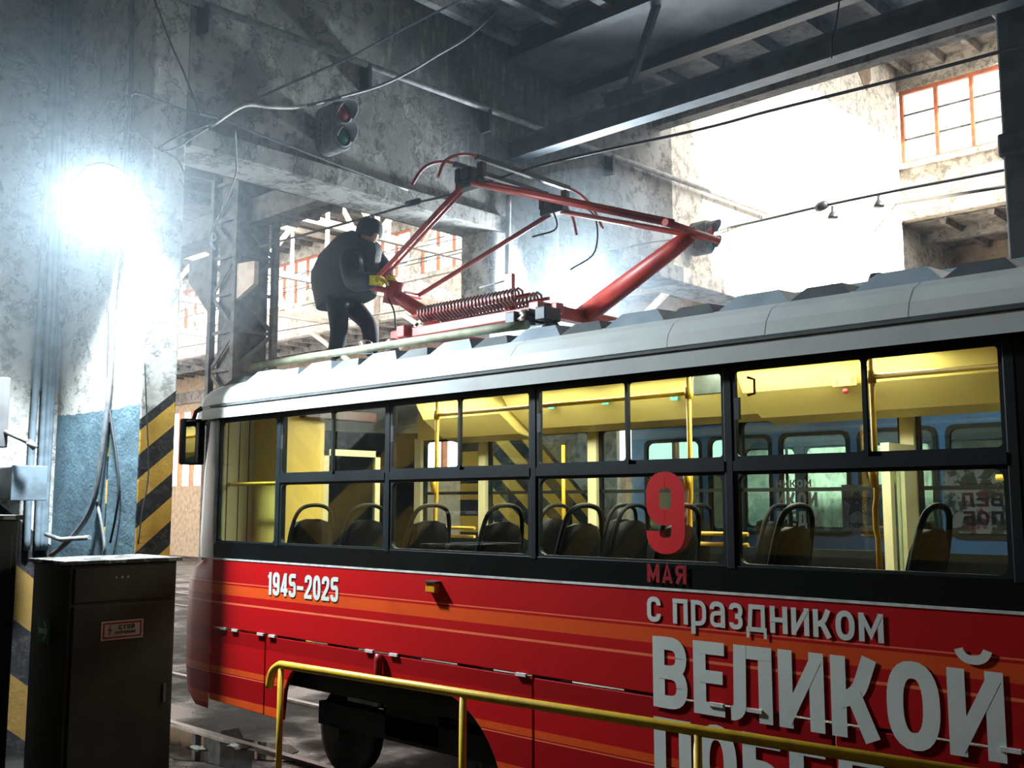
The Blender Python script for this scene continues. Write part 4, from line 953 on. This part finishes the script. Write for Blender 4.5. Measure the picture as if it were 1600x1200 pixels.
# ================================================================== NEAR THINGS
# yellow railing
rl = thing('yellow_railing', 'worn yellow tube railing in front of the red tram', 'railing', (-4, 4.3, 0))
A, B = Vector((-6.07, 4.18, 1.1)), Vector((1.6, 4.68, 1.1)); D_ = (B - A).normalized()
MB().tube(curve_pts([A - D_ * .20 + Vector((0, 0, -.17)), A - D_ * .17 + Vector((0, 0, -.06)), A - D_ * .09 + Vector((0, 0, -.005)), A], 5) + [A + D_ * .05, B], .028, 10).build('top_rail', 'rail', rl)
for px in (457, 722, 1070): 
    q = at(px, 1130, Y=4.28); t_ = (q.x - A.x) / D_.x; p = A + D_ * t_
    MB().tube([(p.x, p.y, 0), (p.x, p.y, 1.09)], .022, 10).build('post', 'rail', rl)
p = A + D_ * 6.2; MB().tube([(p.x, p.y, 0), (p.x, p.y, 1.09)], .022, 10).build('post', 'rail', rl)
# electrical cabinet with signs
cb = thing('electrical_cabinet', 'dark steel electrical cabinet with a warning sign and green arrow', 'cabinet', (-6.8, 3.2, 0))
box(-7.05, -6.5, 2.83, 3.56, 0, 1.82).build('body', 'cabinet', cb, .008)
box(-7.08, -6.47, 2.80, 3.585, 1.82, 1.845).build('top_plate', 'cabedge', cb, .004)
d = box(-6.5, -6.482, 2.86, 3.54, .1, 1.56).build('door', 'cabinet', cb, .006)
box(-6.484, -6.470, 3.48, 3.50, .9, 1.02).build('handle', 'lamphouse', d)
o = box(-6.5, -6.486, 2.86, 3.54, 1.58, 1.80).build('upper_flap', 'cabinet', cb, .006)
for y in (3.13, 3.17, 3.21): MB().lathe([(0, .004), (.008, .003), (.01, 0)], (-6.486, y, 1.73), (1, 0, 0), 8).build('rivet', 'pipe', o)
def cabp(px, py): return at(px, py, X=-6.48)
a0 = cabp(157, 1002); a1 = cabp(224, 967)
sy0, sy1, sz0, sz1 = a0.y, a1.y, 1.335, 1.455
sg = box(-6.484, -6.478, sy0, sy1, sz0, sz1).build('warning_sign', 'signwhite', d)
m_ = MB(); wd_ = sy1 - sy0
for (a, b, c, e) in ((.04, .96, .08, .17), (.04, .96, .83, .92), (.04, .08, .08, .92), (.92, .96, .08, .92)):
    m_.box(-6.478, -6.4765, sy0 + a * wd_, sy0 + b * wd_, sz0 + c * .12, sz0 + e * .12)
m_.build('sign_border', 'signred', sg)
EY = (0, 1, 0)
write('СТОЙ', (-6.4755, sy0 + .115, sz0 + .064), EY, Zv, .028, .022, .006, .24, 'signblack', 'sign_lettering', sg)
write('НАПРЯЖЕНИЕ', (-6.4755, sy0 + .093, sz0 + .036), EY, Zv, .017, .0115, .0028, .24, 'signblack', 'sign_lettering', sg)
m_ = MB(); stroke(m_, [Vector((sy0 + .062, sz0 + .092)), Vector((sy0 + .048, sz0 + .062)), Vector((sy0 + .066, sz0 + .066)), Vector((sy0 + .05, sz0 + .032))], .008, lambda v: (-6.4755, v.x, v.y)); m_.build('lightning_symbol', 'signred', sg)
g0 = at(65, 1000, Y=2.825); g1 = at(93, 966, Y=2.825)
gs = box(-6.93, -6.73, 2.822, 2.83, 1.31, 1.47).build('arrow_sign', 'signgreen', cb)
m_ = MB(); stroke(m_, [Vector((-6.90, 1.39)), Vector((-6.78, 1.39))], .034, lambda v: (v.x, 2.8195, v.y)); stroke(m_, [Vector((-6.815, 1.45)), Vector((-6.765, 1.39)), Vector((-6.815, 1.33))], .02, lambda v: (v.x, 2.8195, v.y)); m_.build('arrow', 'letters', gs)
c2_ = thing('steel_locker', 'tall dark locker with chipped white top edge at the left edge of view', 'locker', (-7.4, 2.1, 0))
box(-7.8, -7.05, 1.75, 2.72, 0, 2.10).build('body', 'cabinet', c2_, .008)
box(-7.82, -7.03, 1.73, 2.74, 2.10, 2.13).build('top_plate', 'cabedge', c2_, .004)
box(-7.05, -7.035, 1.80, 2.68, .1, 2.0).build('door', 'cabinet', c2_, .005)
# junction box, lever, conduits on the left wall
jb = thing('junction_box', 'small blue-grey junction box on the wall left of the pier', 'box', at(45, 755, X=-9.2))
q = at(40, 755, X=-9.15)
box(-9.63, -9.08, q.y - .14, q.y + .14, q.z - .14, q.z + .14).build('case', 'bluepipe', jb, .01)
box(-9.08, -9.065, q.y - .15, q.y + .15, q.z - .15, q.z + .15).build('lid', 'bluepipe', jb, .006)
lv = thing('switch_lever', 'pale metal switch lever arm jutting from the left wall', 'lever', at(5, 670, X=-9.2))
q = at(2, 672, X=-9.15); q2 = at(44, 690, X=-8.9)
MB().tube([q, q2], .022, 8).build('arm', 'pipe', lv); MB().tube([q2, q2 + Vector((.0, .06, -.05))], .03, 8).build('grip', 'pipe', lv)
box(-9.2, -9.1, q.y - .1, q.y + .04, q.z - .15, q.z + .45).build('switch_case', 'lamphouse', lv, .01)
def pipe(name, label, cat, pts, r, mat, group=None, n=8, sm=True):
    mb = MB().tube(curve_pts(pts, 6) if sm and len(pts) > 2 else pts, r, n)
    return tag(mb.build(name, mat), label, cat, group)
CX = -9.5
for i, (px0, px1, w_) in enumerate(((90, 46, .03), (97, 62, .028), (104, 70, .03), (111, 74, .028))):
    X_ = -9.57; pipe('conduit', ['leftmost', 'second', 'third', 'rightmost'][i] + ' of four vertical conduits in the recess beside the pier', 'conduit',
         [at(px0, -40, X=X_), at(px0 - (px0 - px1) * .35, 250, X=X_), at(px0 - (px0 - px1) * .7, 550, X=X_), at(px1, 760, X=X_), at(px1 - 4, 860, X=X_)], w_, 'bluepipe', 'conduits beside the pier')
pipe('cable', 'thin grey cable looping across the top left wall', 'cable', [at(-10, 88, X=-9.15), at(30, 92, X=-9.15), at(50, 108, X=-9.15), at(62, 130, X=-9.3)], .022, 'cablegrey')
pipe('cable', 'thin lower cable sagging across the left wall to the conduits', 'cable', [at(-5, 95, X=-9.15), at(14, 120, X=-9.15), at(40, 126, X=-9.15), at(60, 135, X=-9.4)], .009, 'cablegrey')
# floodlights
def floodlight(pos, face, label):
    pos = Vector(pos); f = Vector(face).normalized()
    t = thing('floodlight', label, 'floodlight', pos, 'wall floodlights')
    h = MB().lathe([(0, -.16), (.09, -.16), (.10, -.10), (.17, -.05), (.20, 0), (.21, .02), (.196, .02)], pos, f, 24).build('housing', 'lamphouse', t)
    MB().lathe([(0, .06), (.08, .052), (.145, .032), (.196, .0)], pos, f, 24).build('lens', 'lampglow', t)
    return t
def lampl(pos, e, aim):
    l = bpy.data.lights.new('floodlight_glow', 'SPOT'); l.spot_size = math.radians(166); l.spot_blend = .35; l.shadow_soft_size = .16; l.energy = e; l.color = (.80, .92, 1.0)
    o = bpy.data.objects.new('floodlight_glow', l); COL.objects.link(o); d = (Vector(aim) - Vector(pos)).normalized()
    o.location = Vector(pos) + d * .20; o.rotation_euler = d.to_track_quat('-Z', 'Y').to_euler()
AIM2 = Vector((0, .6, 2.6))
lp = at(165, 285, Y=3.645); AIM1 = lp + Vector((.45, -.30, -.80)); f1 = floodlight(lp, AIM1 - lp, 'glaring white floodlight on the pier left of the opening')
MB().bar(lp - Vector((-.05, -.1, 0)), (lp.x - .12, 4.0, lp.z), .04).build('bracket', 'lamphouse', f1)
lp2 = at(900, 458, X=-7.78); f2_ = floodlight(lp2, AIM2 - lp2, 'glaring white floodlight behind the pantograph on the middle pier')
MB().bar(lp2, (-8.0, lp2.y + .05, lp2.z), .04).build('bracket', 'lamphouse', f2_)
lampl(lp, LAMP_W, AIM1); lampl(lp2, LAMP_W * .65, AIM2)
# traffic lights
def signal(px, py, label, yaw=0.0):
    c = at(px, py, X=-7.78)
    t = thing('traffic_light', label, 'traffic light', c, 'track signals')
    h = MB().prism(rrect(c.y - .115, c.y + .115, c.z - .24, c.z + .24, .10, 6), -8.0 + .06, -7.66, 'x').build('housing', 'tlight', t, .012)
    box(-8.0, -7.94, c.y - .04, c.y + .04, c.z - .1, c.z + .1).build('wall_bracket', 'tlight', t)
    for dz, lm in ((.115, 'lensred'), (-.115, 'lensgreen')):
        o = (-7.66, c.y, c.z + dz)
        MB().lathe([(0, .03), (.05, .024), (.088, .0)], o, (1, 0, 0), 18).build('lens', lm, t)
        MB().lathe([(.088, 0), (.10, 0), (.10, .02), (.088, .02)], o, (1, 0, 0), 18).build('bezel', 'tlight', t)
        v = MB(); rows = []
        for k in range(13):
            a = math.radians(-15 + 210 * k / 12); L = .17 * (.35 + .65 * max(0, math.sin(math.radians(180 * k / 12))))
            rows.append([(-7.66, c.y + .098 * math.cos(a), c.z + dz + .098 * math.sin(a)), (-7.66 + L, c.y + .098 * math.cos(a), c.z + dz + .098 * math.sin(a)), (-7.66 + L, c.y + .104 * math.cos(a), c.z + dz + .104 * math.sin(a)), (-7.66, c.y + .104 * math.cos(a), c.z + dz + .104 * math.sin(a))])
        v.loft(rows); v.build('visor', 'tlight', t)
    for k in range(6): MB().lathe([(0, .003), (.012, .002), (.014, 0)], (-7.85, c.y - .115, c.z + .14 - k * .056), (0, -1, 0), 8).build('vent_hole', 'signblack', h)
signal(523, 201, 'two lamp grey traffic light above the opening over the red tram')
signal(1098, 372, 'two lamp grey traffic light right of the pantograph by bright wall')
# wall pipe with hooks
pp = thing('wall_pipe', 'long pale pipe sloping across the sooty cross wall', 'pipe', (-7.9, 8, 6.7))
P0 = at(262, -14, X=-7.9); P1 = at(1200, 333, X=-7.9)
MB().tube([P0, P1], .035, 8).build('tube', 'pipe', pp)
for px in (320, 575, 763, 955):
    t_ = (at(px, 100, X=-7.9).y - P0.y) / (P1.y - P0.y); q = P0.lerp(P1, t_)
    q.y = at(px, 20 + (px - 320) * .35, X=-7.9).y; q.z = P0.z + (P1.z - P0.z) * (q.y - P0.y) / (P1.y - P0.y)
    box(-8.0, -7.86, q.y - .02, q.y + .02, q.z - .26, q.z + .0).build('hook', 'darksteel', pp)
pipe('drain_pipe', 'vertical pale pipe on the pier right of the opening', 'pipe', [at(795, 305, X=-7.93), at(793, 400, X=-7.93), at(792, 470, X=-7.93)], .03, 'pipe')
pipe('drain_pipe', 'thick pale standpipe on the middle pier beside the floodlight', 'pipe', [at(862, 300, X=-7.9), at(862, 400, X=-7.9), at(861, 520, X=-7.9)], .09, 'pipe', None, 12)
# cables
K = -7.62
def cab(label, pts, r=.012, mat='cable', X=K, Y=None):
    return pipe('cable', label, 'cable', [at(p[0], p[1], X=X) if Y is None else at(p[0], p[1], Y=Y) for p in pts], r, mat, None, 6)
cab('twisted pale cable running from the pier up past the signal to the ceiling', [(335, 194), (380, 166), (430, 168), (480, 165), (530, 152), (590, 135), (640, 112), (680, 88), (730, 58), (770, 22), (800, -10)], .016, 'cablegrey')
cab('white sheathed stretch of cable left of the traffic light', [(330, 196), (381, 165), (420, 167), (455, 168), (478, 165)], .019, 'cablewhite', -7.6)
cab('thin cable slanting from the pipe crossing to the dark ceiling', [(381, 164), (455, 130), (540, 93), (580, 72), (640, 40), (700, 10), (735, -8)], .012, 'cablegrey')
cab('single dark cable hanging down the wall from the top edge', [(238, -10), (268, 70), (290, 120), (312, 178)], .009, 'cable', -7.85)
cab('slack cable from the pier along the lintel edge', [(203, 150), (215, 146), (250, 158), (292, 174), (345, 185), (400, 208), (470, 235), (540, 262), (637, 297)], .012, 'cablegrey', -7.92)
cab('grey cable fraying from the pale cable toward the pier', [(325, 195), (285, 210), (262, 222), (248, 232)], .012, 'cablegrey', -7.85)
cab('second grey cable strand below the pale cable junction', [(325, 200), (300, 215), (278, 230), (255, 237)], .010, 'cablegrey', -7.85)
cab('thin cable dropping from the pier under the lintel corner', [(198, 207), (215, 210), (240, 230), (275, 247), (292, 280)], .009, 'cablegrey', -7.9)
cab('white curled wire end dangling in the opening', [(367, 205), (369, 250), (368, 275), (350, 318), (334, 352), (327, 374), (331, 362), (337, 372), (330, 378), (336, 390)], .010, 'cablewhite', -7.9)
pipe('cable', 'long grey cable running down the pier face to the cabinet', 'cable', [at(206, -10, Y=3.95), at(204, 150, Y=3.95), at(192, 320, Y=3.95), at(178, 460, Y=3.95), at(171, 600, Y=3.95), at(155, 740, Y=3.94), at(140, 800, Y=3.93), at(112, 840, Y=3.92), at(80, 868, Y=3.9)], .022, 'cablegrey')
pipe('cable', 'thin black cable hanging on the blue pier paint', 'cable', [at(168, 480, Y=3.97), at(170, 620, Y=3.97), at(180, 700, Y=3.97), at(186, 760, Y=3.97), at(180, 810, Y=3.97), at(172, 848, Y=3.97)], .010, 'cable')
pipe('cable', 'short grey cable at the foot of the pier', 'cable', [at(150, 780, Y=3.97), at(158, 815, Y=3.97), at(163, 850, Y=3.97), at(161, 870, Y=3.97)], .014, 'cablegrey')
pipe('cable', 'thin wire crossing the hazard striped pier edge', 'cable', [at(226, 560, X=-7.98), at(229, 640, X=-7.98), at(232, 740, X=-7.98), at(222, 800, X=-7.98), at(216, 850, X=-7.98)], .006, 'cable')
pipe('floor_pipe', 'horizontal grey pipe at the base of the blue pier', 'pipe', [at(72, 835, Y=3.9), at(95, 843, Y=3.9), at(140, 840, Y=3.9)], .02, 'pipe', None, 8, False)
pipe('cable', 'thin black wire dangling from the ceiling onto the steel beam', 'cable', [at(1313, -10, Y=8.3), at(1306, 40, Y=8.3), at(1300, 60, Y=8.3), at(1299, 92, Y=8.33)], .008, 'cable')
# overhead contact wire and suspension cables
pipe('contact_wire', 'overhead trolley wire running above the pantograph', 'wire', [at(405, 386, Y=6.15), at(560, 343, Y=6.15), at(650, 317, Y=6.15), at(712, 302, Y=6.15), at(850, 257, Y=6.15), at(1090, 203, Y=6.15), at(1200, 174, Y=6.15), at(1400, 124, Y=6.15), at(1640, 60, Y=6.15)], .011, 'cable', None, 6)
tag(MB().tube([at(636, 319, Y=6.15), at(655, 314, Y=6.15)], .03, 8).build('wire_clamp', 'pandark'), 'small dark clamp on the trolley wire left of the collector', 'clamp')
wy = 13.2
pipe('span_cable', 'dark span cable with bell insulators in front of the bright wall', 'cable', [at(1120, 360, Y=wy), at(1200, 342, Y=wy), at(1285, 322, Y=wy), at(1395, 299, Y=wy), at(1500, 279, Y=wy), at(1640, 252, Y=wy)], .02, 'cable', None, 6)
pipe('span_cable', 'thick lower span cable crossing below the high window', 'cable', [at(1398, 319, Y=FY - .1), at(1450, 311, Y=16.5), at(1500, 303, Y=wy), at(1640, 280, Y=wy)], .022, 'cable', None, 6)
pipe('span_cable', 'thin wire from the right pantograph knee to the bright wall', 'cable', [at(920, 400, X=-8.0), at(1010, 380, X=-7.8), at(1080, 370, X=-7.8), at(1165, 350, X=-8.0)], .010, 'cable', None, 6)
bell = MB().lathe([(0, .10), (.018, .10), (.02, .03), (.05, -.01), (.075, -.06), (.07, -.075), (0, -.075)], (0, 0, 0), (0, 0, 1), 12).mesh('bell_insulator', 'pandark')
for i, (px, py) in enumerate(((1301, 333), (1373, 315), (1582, 270))):
    o = put('bell_insulator', bell, None, 0, at(px, py, Y=wy)); tag(o, ['leftmost', 'middle', 'rightmost'][i] + ' dark bell insulator hanging from the span cable', 'insulator', 'bell insulators on the span cable')
tag(MB().lathe([(0, -.09), (.05, -.09), (.07, -.03), (.07, .03), (.05, .09), (0, .09)], at(1284, 322, Y=wy), (1, 0, .25), 8).build('cable_connector', 'pandark'), 'dark knobbly connector at the left end of the span cable', 'connector')
for i, (x0, x1, py0, py1) in enumerate(((400, 720, 470, 395), (400, 720, 440, 372), (420, 720, 520, 470), (560, 720, 425, 390))):
    a_, b_ = at(x0, py0, Y=15.0 - i * .4), at(x1, py1, Y=15.0 - i * .4)
    ex = lambda X: a_ + (b_ - a_) * ((X - a_.x) / (b_.x - a_.x))
    pipe('span_cable', ['second lowest', 'uppermost', 'lowest', 'third lowest'][i] + ' thin wire stretched across the bright hall beyond', 'cable', [ex(-40), ex(-8.46)], .012, 'cable', None, 5, False)
# puddle and paint scraps on the floor at the bottom left
def blob(name, cx, cy, rx, ry, z, mat, label, cat, seed, parent=None):
    rnd = random.Random(seed); n = 22; P = []
    for k in range(n):
        a = k * math.tau / n; r = 1 + .35 * rnd.uniform(-1, 1); P.append((cx + rx * r * math.cos(a), cy + ry * r * math.sin(a)))
    o = MB().prism(P, 0.001, z, 'z').build(name, mat); return tag(o, label, cat)
mt['water'] = M('puddle_water', (0.01, 0.01, 0.011), None, 3, rough=0.03)
q = at(345, 1165, Z=0); blob('puddle', q.x, q.y, 1.0, .45, .004, 'water', 'dark puddle on the floor beside the tram nose', 'puddle', 3)
q = at(300, 1195, Z=0); blob('paper_scrap', q.x, q.y - .2, .5, .12, .008, 'wood', 'pale dirty patch of paper on the floor below the puddle', 'scrap', 5)
q = at(308, 1170, Z=0); blob('paper_scrap', q.x, q.y, .12, .06, .010, 'wood', 'small torn white scrap left in the puddle', 'scrap', 8)
q = at(378, 1166, Z=0); blob('paper_scrap', q.x, q.y, .12, .12, .010, 'wood', 'small torn white scrap right in the puddle', 'scrap', 9)

# ================================================================== haze
def haze(name, dens, mb, label, an):
    m, nt, b = nodes(name + '_volume'); nt.nodes.remove(b)
    v = N(nt, 'ShaderNodeVolumeScatter'); v.inputs['Density'].default_value = dens; v.inputs['Color'].default_value = (.74, .89, 1, 1); v.inputs['Anisotropy'].default_value = an
    nt.links.new(v.outputs[0], nt.nodes['Material Output'].inputs['Volume'])
    return tag(mb.build(name, m), label, 'haze', None, 'stuff')
haze('haze', 0.0026, box(-11.5, 2.5, .4, 11.2, 3.0, 7.6), 'thin bluish haze drifting under the low roof', .45)
def ball(c, r): return MB().lathe([(r * math.sin(math.pi * k / 20) + 1e-4, -r * math.cos(math.pi * k / 20)) for k in range(21)], c, (0, 0, 1), 32)  # haze balls are added only to give the floodlights their halos
haze('haze', 0.014, ball(lp + Vector((.3, -.3, 0)), 1.8), 'added dense haze making the halo of the floodlight on the left pier', .4)
haze('haze', 0.035, ball(lp2 + Vector((.55, -.5, 0)), 1.25), 'added dense haze making the halo of the floodlight behind the pantograph', .4)
